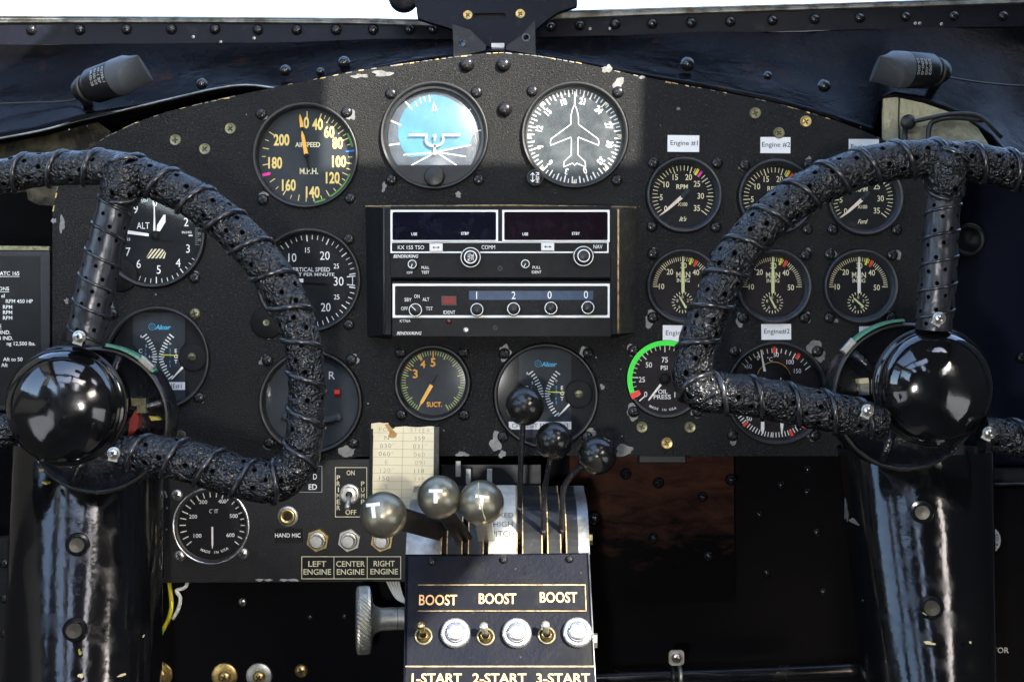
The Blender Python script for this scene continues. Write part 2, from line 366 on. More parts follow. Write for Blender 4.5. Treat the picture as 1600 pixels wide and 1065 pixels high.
# ------------------------------------------------------------------ mesh building
class MB:
    def __init__(s):
        s.v = []; s.f = []; s.m = []; s.sm = []; s.uv = []; s.mats = []
    def mi(s, name):
        if name not in s.mats: s.mats.append(name)
        return s.mats.index(name)
    def add(s, vs, fs, m, M=None, smooth=False, uv=None):
        o = len(s.v); k = s.mi(m)
        for i, p in enumerate(vs):
            p = Vector(p)
            s.v.append(M @ p if M is not None else p)
            s.uv.append(uv[i] if uv else (0, 0))
        for f in fs:
            s.f.append([o + i for i in f]); s.m.append(k); s.sm.append(smooth)
        return s
    def lathe(s, prof, m, M=None, n=48, smooth=True, mats=None):
        """prof: (r, z) pairs turned round local z. Pieces between pairs get their own vertices so that edges stay crisp when smooth is False per piece"""
        for j in range(len(prof) - 1):
            (r0, z0), (r1, z1) = prof[j], prof[j + 1]
            vs = []
            for i in range(n):
                a = 2 * math.pi * i / n
                c, q = math.cos(a), math.sin(a)
                vs += [(r0 * c, r0 * q, z0), (r1 * c, r1 * q, z1)]
            fs = []
            for i in range(n):
                a0, a1 = 2 * i, 2 * ((i + 1) % n)
                if r0 < 1e-6: fs.append((a0, a1 + 1, a0 + 1)[::1])
                elif r1 < 1e-6: fs.append((a0, a1, a0 + 1))
                else: fs.append((a0, a1, a1 + 1, a0 + 1))
            s.add(vs, fs, (mats[j] if mats else m), M, smooth)
        return s
    def revolve(s, prof, m, M=None, n=48):
        """one continuous smooth turned surface"""
        vs = []; fs = []
        k = len(prof)
        for i in range(n):
            a = 2 * math.pi * i / n
            for r, z in prof: vs.append((r * math.cos(a), r * math.sin(a), z))
        for i in range(n):
            i2 = (i + 1) % n
            for j in range(k - 1):
                r0, r1 = prof[j][0], prof[j + 1][0]
                q = [i * k + j, i2 * k + j, i2 * k + j + 1, i * k + j + 1]
                if r0 < 1e-6: q = [i * k + j, i2 * k + j + 1, i * k + j + 1]
                elif r1 < 1e-6: q = [i * k + j, i2 * k + j, i * k + j + 1]
                fs.append(q)
        return s.add(vs, fs, m, M, True)
    def ball(s, r, m, M=None, sq=1.0, n=32, z0=-1.0):
        p = []
        a0 = math.asin(max(-1, min(1, z0)))
        for j in range(17):
            a = a0 + (math.pi / 2 - a0) * j / 16
            p.append((max(0.0, r * math.cos(a)) if j < 16 else 0.0, r * math.sin(a) * sq))
        if z0 <= -1: p[0] = (0.0, -r * sq)
        return s.revolve(p, m, M, n)
    def disc(s, r, z, m, M=None, n=48):
        vs = [(r * math.cos(2 * math.pi * i / n), r * math.sin(2 * math.pi * i / n), z) for i in range(n)]
        return s.add(vs, [list(range(n))], m, M)
    def poly(s, pts, z, m, M=None):
        """flat polygon of (x, y), y up"""
        vs = [(x, y, z) for x, y in pts]
        a = sum(pts[i][0] * pts[(i + 1) % len(pts)][1] - pts[(i + 1) % len(pts)][0] * pts[i][1] for i in range(len(pts)))
        if a < 0: vs = vs[::-1]
        if len(vs) <= 4: return s.add(vs, [list(range(len(vs)))], m, M)
        tri = tessellate_polygon([[Vector(p) for p in vs]])
        fs = []
        for t in tri:
            p0, p1, p2 = (vs[i] for i in t)
            cr = (p1[0] - p0[0]) * (p2[1] - p0[1]) - (p2[0] - p0[0]) * (p1[1] - p0[1])
            fs.append(t if cr > 0 else t[::-1])
        return s.add(vs, fs, m, M)
    def prism(s, outer, z0, z1, m, M=None, holes=(), side=None, bev=0.0):
        loops = [list(outer)] + [list(h) for h in holes]
        area = lambda l: sum(l[i][0] * l[(i + 1) % len(l)][1] - l[(i + 1) % len(l)][0] * l[i][1] for i in range(len(l)))
        if area(loops[0]) < 0: loops[0].reverse()
        for h in loops[1:]:
            if area(h) > 0: h.reverse()
        flat = [p for l in loops for p in l]
        tri = tessellate_polygon([[Vector((x, y, 0)) for x, y in l] for l in loops])
        top = []
        for t in tri:
            p0, p1, p2 = (flat[i] for i in t)
            cr = (p1[0] - p0[0]) * (p2[1] - p0[1]) - (p2[0] - p0[0]) * (p1[1] - p0[1])
            if abs(cr) < 1e-12: continue
            top.append(tuple(t) if cr > 0 else tuple(t[::-1]))
        s.add([(x, y, z1) for x, y in flat], top, m, M)
        s.add([(x, y, z0) for x, y in flat], [t[::-1] for t in top], m, M)
        for l in loops:
            n = len(l)
            vs = [(x, y, z0) for x, y in l] + [(x, y, z1) for x, y in l]
            s.add(vs, [(i, (i + 1) % n, n + (i + 1) % n, n + i) for i in range(n)], side or m, M)
        return s
    def box(s, x0, x1, y0, y1, z0, z1, m, M=None, bev=0.0):
        if bev <= 0:
            vs = [(x, y, z) for z in (z0, z1) for y in (y0, y1) for x in (x0, x1)]
            return s.add(vs, [(0, 2, 3, 1), (4, 5, 7, 6), (0, 1, 5, 4), (2, 6, 7, 3), (0, 4, 6, 2), (1, 3, 7, 5)], m, M)
        b = bev
        o = [(x0, y0), (x1, y0), (x1, y1), (x0, y1)]
        i_ = [(x0 + b, y0 + b), (x1 - b, y0 + b), (x1 - b, y1 - b), (x0 + b, y1 - b)]
        vs = [(x, y, z0) for x, y in o] + [(x, y, z1 - b) for x, y in o] + [(x, y, z1) for x, y in i_]
        fs = [(3, 2, 1, 0), (8, 9, 10, 11)]
        for k in range(4):
            k2 = (k + 1) % 4
            fs += [(k, k2, 4 + k2, 4 + k), (4 + k, 4 + k2, 8 + k2, 8 + k)]
        return s.add(vs, fs, m, M)
    def tube(s, pts, rad, m, n=12, caps=True, uvk=None, smooth=True, M=None):
        pts = [Vector(p) for p in pts]
        if not isinstance(rad, (list, tuple)): rad = [rad] * len(pts)
        T = []
        for i in range(len(pts)):
            a = pts[max(0, i - 1)]; b = pts[min(len(pts) - 1, i + 1)]
            T.append((b - a).normalized())
        ref = Vector((0, 1, 0)) if abs(T[0].y) < 0.9 else Vector((1, 0, 0))
        x = (ref - T[0] * ref.dot(T[0])).normalized()
        vs = []; fs = []; uv = []; ln = 0.0
        for i, p in enumerate(pts):
            x = (x - T[i] * x.dot(T[i])).normalized()
            y = T[i].cross(x)
            if i: ln += (p - pts[i - 1]).length
            for j in range(n + 1):
                a = 2 * math.pi * j / n
                r = rad[i](a) if callable(rad[i]) else rad[i]
                vs.append(p + (x * math.cos(a) + y * math.sin(a)) * r)
                uv.append((ln / uvk, a * rad_base(rad[i]) / uvk) if uvk else (0, 0))
        for i in range(len(pts) - 1):
            for j in range(n):
                q = i * (n + 1) + j
                fs.append((q, q + 1, q + n + 2, q + n + 1))
        if caps:
            fs.append([j for j in range(n)][::-1])
            fs.append([(len(pts) - 1) * (n + 1) + j for j in range(n)])
        return s.add(vs, fs, m, M, smooth, uv)
def rad_base(r):
    return r.base if callable(r) else r

def spline(pts, per=8):
    pts = [Vector(p) for p in pts]
    P = [pts[0] * 2 - pts[1]] + pts + [pts[-1] * 2 - pts[-2]]
    out = []
    for i in range(1, len(P) - 2):
        p0, p1, p2, p3 = P[i - 1:i + 3]
        for k in range(per):
            t = k / per
            out.append(0.5 * ((2 * p1) + (p2 - p0) * t + (2 * p0 - 5 * p1 + 4 * p2 - p3) * t * t + (3 * p1 - p0 - 3 * p2 + p3) * t ** 3))
    out.append(pts[-1])
    return out

# ------------------------------------------------------------------ lettering
GLY = {}
def glyph(txt, bold, shear, space):
    key = (txt, bold, shear, space)
    if key in GLY: return GLY[key]
    cu = bpy.data.curves.new('lettering', 'FONT')
    cu.body = txt; cu.size = 1.0; cu.offset = bold; cu.shear = shear; cu.resolution_u = 3; cu.space_character = space
    ob = bpy.data.objects.new('lettering', cu)
    sc.collection.objects.link(ob)
    me = ob.to_mesh()
    vs = [tuple(v.co) for v in me.vertices]; fs = [tuple(p.vertices) for p in me.polygons]
    ob.to_mesh_clear()
    bpy.data.objects.remove(ob); bpy.data.curves.remove(cu)
    GLY[key] = (vs, fs)
    return GLY[key]
_h = glyph('H', 0.0, 0.0, 1.0)[0]
CAP = max(p[1] for p in _h)
def text(mb, txt, x, y, h, m, M, z=0.0, rot=0.0, sx=1.0, bold=0.012, shear=0.0, align='C', space=1.0, width=None, warp=None):
    """x, y: centre of the lettering (y up), h: cap height, all in the frame's units; width: force this overall width"""
    vs, fs = glyph(txt, bold, shear, space)
    if not vs: return
    k = h / CAP
    x0 = min(p[0] for p in vs); x1 = max(p[0] for p in vs)
    kx = (width / (x1 - x0)) if width else k * sx
    ax = {'C': (x0 + x1) / 2, 'L': x0, 'R': x1}[align]
    c, q = math.cos(rot), math.sin(rot)
    out = []
    for p in vs:
        u, v = (p[0] - ax) * kx, (p[1] - CAP / 2) * k
        pt = (x + u * c - v * q, y + u * q + v * c, z)
        out.append(warp(pt) if warp else pt)
    mb.add(out, fs, m, M)
def arc_text(mb, txt, r, a_mid, h, m, M, z=0.0, step=None, bottom=True, bold=0.01, sx=1.0):
    """letters along a circle; a_mid clockwise from the top in degrees"""
    step = step or h * 1.15
    n = len(txt)
    for i, ch in enumerate(txt):
        if ch == ' ': continue
        off = (i - (n - 1) / 2) * step / r
        a = R(a_mid) + (-off if bottom else off)
        text(mb, ch, r * math.sin(a), r * math.cos(a), h, m, M, z, rot=(-a + math.pi if bottom else -a), bold=bold, sx=sx)
def tick(mb, a, r0, r1, wd, m, M, z):
    a = R(a)
    dx, dy = math.sin(a), math.cos(a)
    nx, ny = dy, -dx
    h = wd / 2
    mb.poly([(dx * r0 + nx * h, dy * r0 + ny * h), (dx * r1 + nx * h, dy * r1 + ny * h), (dx * r1 - nx * h, dy * r1 - ny * h), (dx * r0 - nx * h, dy * r0 - ny * h)], z, m, M)
def band(mb, a0, a1, r0, r1, m, M, z, n=24):
    for i in range(n):
        p, q = R(a0 + (a1 - a0) * i / n), R(a0 + (a1 - a0) * (i + 1) / n)
        mb.poly([(math.sin(p) * r0, math.cos(p) * r0), (math.sin(p) * r1, math.cos(p) * r1), (math.sin(q) * r1, math.cos(q) * r1), (math.sin(q) * r0, math.cos(q) * r0)], z, m, M)
def line(mb, pts, wd, m, M, z, closed=False):
    n = len(pts)
    for i in range(n if closed else n - 1):
        a, b = Vector(pts[i]), Vector(pts[(i + 1) % n])
        t = (b - a)
        if t.length < 1e-9: continue
        t.normalize(); nn = Vector((-t.y, t.x)) * wd / 2; e = t * wd * 0.3
        mb.poly([tuple(a - e + nn), tuple(a - e - nn), tuple(b + e - nn), tuple(b + e + nn)], z, m, M)
def circ(x, y, r, n=40):
    return [(x + r * math.cos(2 * math.pi * i / n), y + r * math.sin(2 * math.pi * i / n)) for i in range(n)]
def rrect(x0, x1, y0, y1, r, n=5):
    o = []
    for cx, cy, a in ((x1 - r, y1 - r, 0), (x0 + r, y1 - r, 90), (x0 + r, y0 + r, 180), (x1 - r, y0 + r, 270)):
        for i in range(n + 1):
            t = R(a + 90 * i / n)
            o.append((cx + r * math.cos(t), cy + r * math.sin(t)))
    return o
def outline(mb, outer, inner, m, M, z):
    n = len(outer)
    mb.add([(x, y, z) for x, y in outer] + [(x, y, z) for x, y in inner], [(i, (i + 1) % n, n + (i + 1) % n, n + i) for i in range(n)], m, M)
def blob(x, y, r, seed, n=22, rough=0.35, stretch=1.0):
    rnd = random.Random(seed)
    ph = [rnd.uniform(0, 6.28) for _ in range(4)]; am = [rnd.uniform(0.3, 1) for _ in range(4)]
    o = []
    for i in range(n):
        a = 2 * math.pi * i / n
        q = 1 + rough * (0.5 * am[0] * math.sin(2 * a + ph[0]) + 0.4 * am[1] * math.sin(3 * a + ph[1]) + 0.35 * am[2] * math.sin(5 * a + ph[2])) + rnd.uniform(-.08, .08)
        o.append((x + r * q * math.cos(a) * stretch, y + r * q * math.sin(a)))
    return o

# ------------------------------------------------------------------ objects
COL = sc.collection
ROOT = {}
def thing(name, label, cat, loc, group=None):
    o = bpy.data.objects.new(name, None)
    o.empty_display_size = 0.01
    COL.objects.link(o)
    o.location = loc
    o['label'] = label; o['category'] = cat
    if group: o['group'] = group
    ROOT[o] = Vector(loc)
    return o
def mesh_of(name, mb, origin):
    me = bpy.data.meshes.new(name)
    me.from_pydata([tuple(p - origin) for p in mb.v], [], mb.f)
    for n in mb.mats: me.materials.append(MATS[n])
    me.polygons.foreach_set('material_index', mb.m)
    me.polygons.foreach_set('use_smooth', mb.sm)
    if any(u != (0, 0) for u in mb.uv):
        ul = me.uv_layers.new(name='UVMap')
        vi = [0] * len(me.loops)
        me.loops.foreach_get('vertex_index', vi)
        ul.data.foreach_set('uv', [c for i in vi for c in mb.uv[i]])
    me.update()
    return me
def part(name, mb, parent, label=None, kind=None):
    root = ROOT[parent]
    o = bpy.data.objects.new(name, mesh_of(name, mb, root))
    COL.objects.link(o)
    o.parent = parent
    ROOT[o] = root
    if label: o['label'] = label
    if kind: o['kind'] = kind
    return o
def solo(name, mb, label, cat, loc, group=None):
    loc = Vector(loc)
    o = bpy.data.objects.new(name, mesh_of(name, mb, loc))
    COL.objects.link(o)
    o.location = loc
    ROOT[o] = loc
    o['label'] = label; o['category'] = cat
    if group: o['group'] = group
    return o
def struct(name, mb):
    o = bpy.data.objects.new(name, mesh_of(name, mb, Vector((0, 0, 0))))
    COL.objects.link(o)
    o['kind'] = 'structure'
    return o

FAST = {}
def fastener_mesh(kind):
    """a screw or rivet head of radius one, axis along local z towards the viewer"""
    if kind in FAST: return FAST[kind]
    mb = MB()
    if kind.startswith('pan_') or kind.startswith('big_'):
        m = {'pan_black': 'screw_black', 'big_black': 'screw_black', 'pan_brass': 'screw_brass', 'pan_steel': 'screw_steel', 'pan_olive': 'screw_olive'}[kind]
        hgt = 0.55 if kind.startswith('pan') else 0.8
        mb.revolve([(1.0, -0.2), (1.0, 0.12), (0.93, 0.28 * hgt / 0.55), (0.72, 0.46 * hgt / 0.55), (0.4, hgt), (0.0, hgt + 0.03)], m, None, 24)
        for a in (0.3, 0.3 + math.pi / 2):
            Mx = Matrix.Rotation(a, 4, 'Z')
            mb.box(-0.52, 0.52, -0.11, 0.11, 0.2, hgt + 0.05 + (0.005 if a > 1 else 0), 'recess_dark', Mx)
    elif kind.startswith('flat_'):
        m = {'flat_olive': 'screw_olive', 'flat_brass': 'screw_brass'}[kind]
        mb.lathe([(1.0, -0.1), (1.0, 0.1), (0.9, 0.2), (0.55, 0.12), (0.0, 0.1)], m, None, 24)
        for k in range(4):
            a = k * math.pi / 2 + 0.4
            mb.box(0.08, 0.5, -0.10, 0.10, 0.06, 0.2 + 0.003 * (k % 2), 'recess_dark', Matrix.Rotation(a, 4, 'Z'))
    elif kind == 'rivet':
        mb.revolve([(1.15, -0.1), (1.0, 0.15), (0.86, 0.45), (0.55, 0.72), (0.0, 0.82)], 'rivet_black', None, 20)
    elif kind == 'hex':
        p = [(math.cos(R(60 * i)), math.sin(R(60 * i))) for i in range(6)]
        mb.lathe([(1.25, -0.1), (1.2, 0.14), (0.9, 0.18)], 'rivet_black', None, 24)
        mb.prism(p, 0.0, 0.5, 'rivet_black')
        mb.lathe([(0.80, 0.505), (0.74, 0.60), (0.0, 0.56)], 'screw_steel_dark', None, 24)
    me = mesh_of(kind, mb, Vector((0, 0, 0)))
    FAST[kind] = me
    return me
FNAME = {'rivet': 'rivet', 'hex': 'bolt'}
def fastener(parent, kind, px, py, d, r, M=None):
    o = bpy.data.objects.new(FNAME.get(kind, 'screw'), fastener_mesh(kind))
    COL.objects.link(o)
    o.parent = parent
    if M is None: M = frame(px, py, d)
    M = M @ Matrix.Rotation(random.uniform(0, 6.28), 4, 'Z') @ Matrix.Scale(r, 4)
    o.matrix_local = Matrix.Translation(-ROOT[parent]) @ M
    return o

# ================================================================== the setting
# apron outside the aircraft
mb = MB(); mb.box(-60, 60, -60, 60, -2.9, -2.6, 'concrete'); struct('ground', mb)
IDM = Matrix.Identity(4)
# unseen cockpit roof; openings shaped to steer the sun patches and sky reflections
def plane_x(x):   # local (y, z) -> world, thickness along x
    return Matrix(((0, 0, 1, x), (1, 0, 0, 0), (0, 1, 0, 0), (0, 0, 0, 1)))
mb = MB()
sun_opening = [(0.222, -0.53), (0.472, -0.53), (0.585, -0.70), (0.34, -0.70)]
mb.prism([(-0.66, -1.9), (0.66, -1.9), (0.66, -0.22), (-0.66, -0.22)], 0.60, 0.625, 'cabin_lining', IDM, holes=[sun_opening, [(-0.58, -0.80), (-0.05, -0.80), (-0.05, -0.30), (-0.58, -0.30)], [(-0.58, -1.25), (-0.22, -1.25), (-0.22, -0.86), (-0.58, -0.86)], [(-0.17, -1.16), (0.18, -1.16), (0.18, -0.86), (-0.17, -0.86)], [(-0.05, -1.80), (0.075, -1.80), (0.075, -1.20), (-0.05, -1.20)], [(-0.58, -1.80), (-0.42, -1.80), (-0.42, -1.30), (-0.58, -1.30)]])
struct('cockpit_roof', mb)
mb = MB()
mb.prism([(-1.9, -0.9), (0.16, -0.9), (0.16, 0.26), (-0.22, 0.60), (-1.9, 0.60)], -0.02, 0.0, 'cabin_lining', plane_x(-0.64), holes=[[(-1.5, 0.24), (-0.80, 0.24), (-0.80, 0.50), (-1.5, 0.50)], [(-0.68, 0.06), (-0.28, 0.06), (-0.28, 0.40), (-0.68, 0.40)], [(-1.25, -0.5), (-0.45, -0.5), (-0.45, -0.16), (-1.25, -0.16)]])
mb.prism([(-1.9, -0.9), (0.16, -0.9), (0.16, 0.26), (-0.22, 0.60), (-1.9, 0.60)], 0.0, 0.02, 'cabin_lining', plane_x(0.64), holes=[[(-1.6, 0.30), (-0.935, 0.30), (-0.935, 0.53), (-1.6, 0.53)], [(-1.25, -0.5), (-0.45, -0.5), (-0.45, -0.16), (-1.25, -0.16)]])
struct('side_wall', mb)  # unseen walls, openings placed for the sun and the reflections
mb = MB(); mb.box(-0.66, 0.66, -1.94, -1.91, -0.9, 0.62, 'cabin_lining'); struct('cabin_bulkhead', mb)
mb = MB(); mb.box(-0.66, 0.66, -1.95, 0.3, -0.92, -0.9, 'cabin_lining'); struct('cockpit_floor', mb)
# dark bulkhead behind everything
mb = MB()
def pxpoly(pts): return [(p[0] - CX, CY - p[1]) for p in pts]
FB = frame(CX, CY, -0.13)
mb.prism(pxpoly([(-260, 120), (1860, 120), (1860, 1900), (-260, 1900)]), -30, 0, 'wall_paint', FB)
struct('bulkhead', mb)

# glareshield sheet from the windshield sill down to the edge of the panel
loft = [(-60, 70, -60, 228), (60, 70, 60, 206), (120, 70, 120, 190), (180, 69, 180, 176), (240, 69, 235, 163), (300, 68, 290, 150), (345, 67, 335, 140), (400, 66, 385, 134), (450, 65, 445, 141), (485, 65, 490, 133), (520, 64, 525, 121), (560, 63, 565, 110), (600, 62, 605, 103), (655, 61, 655, 94), (707, 60, 709, 87), (770, 59, 770, 81),
        (836, 56, 836, 86), (880, 55, 885, 93), (930, 55, 930, 102), (1000, 54, 1000, 117), (1100, 52, 1100, 136), (1200, 50, 1200, 155), (1260, 49, 1260, 172), (1300, 47, 1300, 186), (1366, 45, 1366, 208), (1376, 45, 1376, 156), (1400, 44, 1395, 151), (1450, 43, 1440, 160), (1500, 42, 1500, 180), (1560, 41, 1548, 222), (1600, 41, 1580, 268), (1660, 40, 1650, 330)]
mb = MB()
rows = 14
vs = []; fs = []
for i, (ax, ay, bx, by) in enumerate(loft):
    for j in range(rows + 1):
        t = j / rows
        d = -0.10 + 0.085 * (t ** 1.6)
        px, py = ax + (bx - ax) * t, ay + (by - ay) * t
        p = W(px, py, d)
        p.y += 0.008 * mnoise.noise(Vector((px * 0.006, py * 0.02, 3)))
        vs.append(p)
    p = W(bx, by, -0.015); vs.append(p + Vector((0, 0.012, -0.001)))
n = rows + 2
for i in range(len(loft) - 1):
    for j in range(n - 1):
        fs.append((i * n + j, i * n + j + 1, (i + 1) * n + j + 1, (i + 1) * n + j))
mb.add(vs, fs, 'sheet_paint', None, True)
gl = thing('glareshield', 'glossy black rippled sheet metal between the windshield sill and the instrument panel', 'glareshield', W(800, 80, -0.06))
part('sheet', mb, gl)
mb = MB()
edge = [W(bx, by - 1, -0.014) for (_, _, bx, by) in loft[:9]]
mb.tube(spline(edge, 4), 0.0009, 'steel_strip', 8)
part('edge_bead', mb, gl)
for px, py, r in ((445, 110, 8), (537, 98, 9), (1075, 100, 10), (1288, 134, 9), (500, 112, 6), (315, 131, 8), (1200, 118, 6)):
    d = -0.055 if py < 115 else -0.035
    fastener(gl, 'rivet', px, py, d + 0.012, r)

# cream primed metal that shows through at both corners
mb = MB()
mb.prism(pxpoly([(1380, 154), (1400, 152), (1442, 161), (1500, 181), (1528, 200), (1545, 226), (1530, 250), (1500, 300), (1380, 300)]), -6, 0, 'cream_primer', frame(CX, CY, -0.012))
mb.tube([W(1405, 152, -0.0118), W(1404, 190, -0.0118), W(1406, 240, -0.0118)], 0.0006, 'recess_dark', 6)
right_bay = solo('primed_plate', mb, 'cream primed metal showing behind the top of the control wheel on the right', 'metal plate', W(1430, 190, -0.012))
mb = MB()
mb.prism(pxpoly([(-60, 236), (0, 222), (70, 206), (150, 190), (172, 205), (150, 260), (60, 300), (-60, 300)]), -6, 0, 'dirty_primer', frame(CX, CY, -0.03))
solo('primed_plate', mb, 'dirty olive primed metal above the wrapped rim in the upper left corner', 'metal plate', W(60, 230, -0.03))
mb = MB()
mb.prism(pxpoly([(40, 290), (95, 288), (92, 322), (60, 320), (44, 312)]), -4, 0, 'dirty_primer', frame(CX, CY, -0.02))
solo('primed_plate', mb, 'small rust-edged primed scrap under the wrapped rim left of the panel', 'metal plate', W(70, 305, -0.02))
t = thing('cable_post', 'black post with a looped black cable in front of the cream primed metal', 'cable', W(1418, 192, -0.006))
mb = MB(); mb.ball(12, 'wire_black', frame(1419, 191, -0.006), sq=.6); mb.tube([W(1415, 198, -0.008), W(1412, 240, -0.008)], 0.0022, 'wire_black', 10)
part('post', mb, t)
mb = MB()
mb.tube(spline([W(1428, 190, -0.004), W(1455, 184, -0.003), W(1490, 178, -0.002), W(1530, 182, -0.002), W(1565, 215, -0.004)], 6), 0.0016, 'wire_black', 8)
mb.tube(spline([W(1450, 240, -0.005), W(1452, 200, -0.005), W(1462, 189, -0.004), W(1490, 184, -0.003), W(1535, 188, -0.003)], 6), 0.002, 'wire_black', 8)
part('cable', mb, t)

# ------------------------------------------------------------------ windshield sill, glass, centre bracket
def sill(name, label, top, bot, lip, rivets, small):
    t = thing(name, label, 'window sill', W(top[0][0], top[0][1], -0.1))
    mb = MB()
    mb.prism(pxpoly(top + bot[::-1]), -8, 0, 'sill_paint', frame(CX, CY, -0.10))
    part('strip', mb, t)
    mb = MB()
    mb.prism(pxpoly(lip + [(x, y - 0.5) for x, y in top[::-1]]), -60, 5, 'channel_metal', frame(CX, CY, -0.10))
    part('window_channel', mb, t)
    mb = MB()
    mb.tube([W(x, y + 0.5, -0.094) for x, y in lip], 0.0009, 'steel_strip', 8)
    part('channel_lip', mb, t)
    for px, py in rivets: fastener(t, 'rivet', px, py, -0.10, 8.2)
    for px, py in small: fastener(t, 'pan_steel', px, py, -0.10, 2.6)
sill('windshield_sill', 'dark riveted windshield sill left of the centre bracket', [(-60, 37), (300, 36), (560, 38), (720, 43)], [(-60, 71), (400, 67), (560, 64), (720, 61)],
     [(-60, 26), (300, 27), (560, 29), (720, 33)], [(50, 47), (125, 47), (198, 46), (268, 46), (336, 46), (403, 47), (464, 47), (525, 47), (583, 47), (640, 46), (676, 46)], [(302, 58), (397, 60), (345, 66)])
sill('windshield_sill', 'dark riveted windshield sill right of the centre bracket, with bare patches round its rivets', [(826, 33), (1000, 25), (1300, 15), (1660, 4)], [(826, 58), (1100, 53), (1300, 47), (1660, 40)],
     [(826, 20), (1000, 14), (1300, 6), (1660, -6)], [(861, 42), (906, 40), (961, 38), (1019, 37), (1080, 36), (1141, 34), (1207, 32), (1273, 30), (1343, 28), (1415, 26), (1490, 25), (1567, 25)], [(922, 45), (953, 45), (1430, 37), (1437, 37), (1471, 38)])
for sgn, lab in ((-1, 'clear windshield pane filling the top edge left of the centre bracket'), (1, 'clear windshield pane filling the top edge right of the centre bracket')):
    mb = MB()
    a = 0.005 * sgn; b = 0.62 * sgn
    vs = [(a, 0.125, 0.262), (b, 0.125, 0.27), (b, -0.215, 0.60), (a, -0.215, 0.60)]
    mb.add(vs, [(0, 1, 2, 3)], 'pane_glass')
    vs2 = [(x, y + 0.003, z + 0.003) for x, y, z in vs]
    mb.add(vs2, [(3, 2, 1, 0)], 'pane_glass')
    solo('windshield_pane', mb, lab, 'window', (0.3 * sgn, 0.1, 0.28))
t = thing('centre_bracket', 'dark grey metal bracket with two brass screws at the top centre between the windshield panes', 'bracket', W(772, 40, -0.06))
mb = MB()
mb.prism(pxpoly([(612, -60), (650, 10), (652, 28), (672, 35), (700, 43), (728, 56), (752, 68), (766, 73), (800, 73), (812, 66), (832, 50), (856, 30), (872, 19), (902, 9), (903, -60)]), -14, 0, 'sill_paint', frame(CX, CY, -0.06), holes=[pxpoly(rrect(740, 790, 21, 28, 3))])
mb.prism(pxpoly([(736, 18), (794, 18), (794, 32), (736, 32)]), -13, -6, 'recess_dark', frame(CX, CY, -0.06))
part('plate', mb, t)
mb = MB(); mb.revolve([(24, -10), (24, 0), (20, 5), (0, 6)], 'sill_paint', frame(630, -6, -0.062)); part('hinge_boss', mb, t)
for sx, pts, hole in ((0, [(707, 38), (735, 47), (760, 71), (758, 79), (709, 90)], (722, 68)), (1, [(836, 31), (837, 85), (790, 78), (792, 71), (815, 55)], (822, 59))):
    mb = MB()
    mb.prism(pxpoly(pts), -4, 0, 'gusset_grey', frame(CX, CY, -0.010), holes=[pxpoly(circ(hole[0], hole[1], 4.5, 16))])
    mb.lathe([(6.5, 0.0), (6.5, 0.6), (4.4, 0.6)], 'gloss_black', frame(hole[0], hole[1], -0.010), 20)
    part('gusset', mb, t)
mb = MB(); mb.box(-10, 10, -4, 4, 0, 5, 'aluminium', frame(778, 73, -0.06)); part('clip', mb, t)
for px in ((731, 24), (813, 22)): fastener(t, 'flat_brass', px[0], px[1], -0.06, 7.5)

# two little map lights clamped to the glareshield
def map_light(base, tip, label, lines, flip):
    A, B = W(*base), W(*tip)
    t = thing('map_light', label, 'lamp', A)
    k = K(base[2])
    M = axis_frame(A, B - A, k)
    L = (B - A).length / k
    mb = MB(); mb.revolve([(0, -8), (15, -8), (19, 0), (20, 10), (20, 16), (24, 20), (27, 26), (27.5, L * 0.62), (26, L * 0.64)], 'lamp_black', M, 40)
    part('barrel', mb, t)
    mb = MB(); mb.lathe([(21.5, 8), (21.5, 11), (20, 12)], 'bezel_edge', M, 40); part('collar', mb, t)
    # slant-cut hood
    mb = MB(); vs = []; fs = []; n = 40; inv = M.to_3x3().inverted()
    toward = (inv @ Vector((0, -1, 0.05))); toward.z = 0; toward.normalize()
    ra = math.atan2(toward.y, toward.x) + (0.45 if flip else -0.45)
    n = 48
    for i in range(n):
        a = 2 * math.pi * i / n
        c, q = math.cos(a), math.sin(a)
        for rc, rq, z1 in ((28, 28, L * .60), (28, 28, L * .74), (27, 4, L * 1.05)):
            x, y = rc * c, rq * q
            zz = z1 + (9 * c if z1 > L * .7 else 0)
            vs.append((x * math.cos(ra) - y * math.sin(ra), x * math.sin(ra) + y * math.cos(ra), zz))
    for i in range(n):
        i2 = (i + 1) % n
        for j in range(2): fs.append((3 * i + j, 3 * i2 + j, 3 * i2 + j + 1, 3 * i + j + 1))
    fs.append([3 * i + 2 for i in range(n)])
    mb.add(vs, fs, 'lamp_grey', M)
    part('hood', mb, t)
    mb = MB()
    def wrap(pt):
        a = pt[0] / 27.6
        return (27.75 * math.sin(a) * ex[0] + 27.75 * math.cos(a) * ez[0], 27.75 * math.sin(a) * ex[1] + 27.75 * math.cos(a) * ez[1], pt[1])
    ez = (toward.x, toward.y); ex = (toward.y, -toward.x)
    if flip: ex = (-ex[0], -ex[1])
    ex = (-toward.y, toward.x)
    for i, s_ in enumerate(lines):
        text(mb, s_, -2, L * 0.56 - i * 7.5, 4.6, 'print_dim', M, warp=wrap, rot=0 if not flip else math.pi, width=26)
    part('type_marking', mb, t)
    mb = MB(); mb.tube([A + (A - B).normalized() * k * 4 + Vector((0, 0.0, -0.002)), A + Vector((0, 0.025, -0.012))], 0.004, 'lamp_black', 12)
    part('mount', mb, t)
    x = -1 if not flip else 1
    mb = MB(); mb.tube(spline([A + (A - B).normalized() * k * 6, A + (A - B).normalized() * k * 30 + Vector((0, 0.01, -0.002)), A + Vector((x * 0.06, 0.02, -0.006)), A + Vector((x * 0.12, 0.02, -0.008))], 6), 0.0008, 'wire_black', 6)
    part('lead', mb, t)
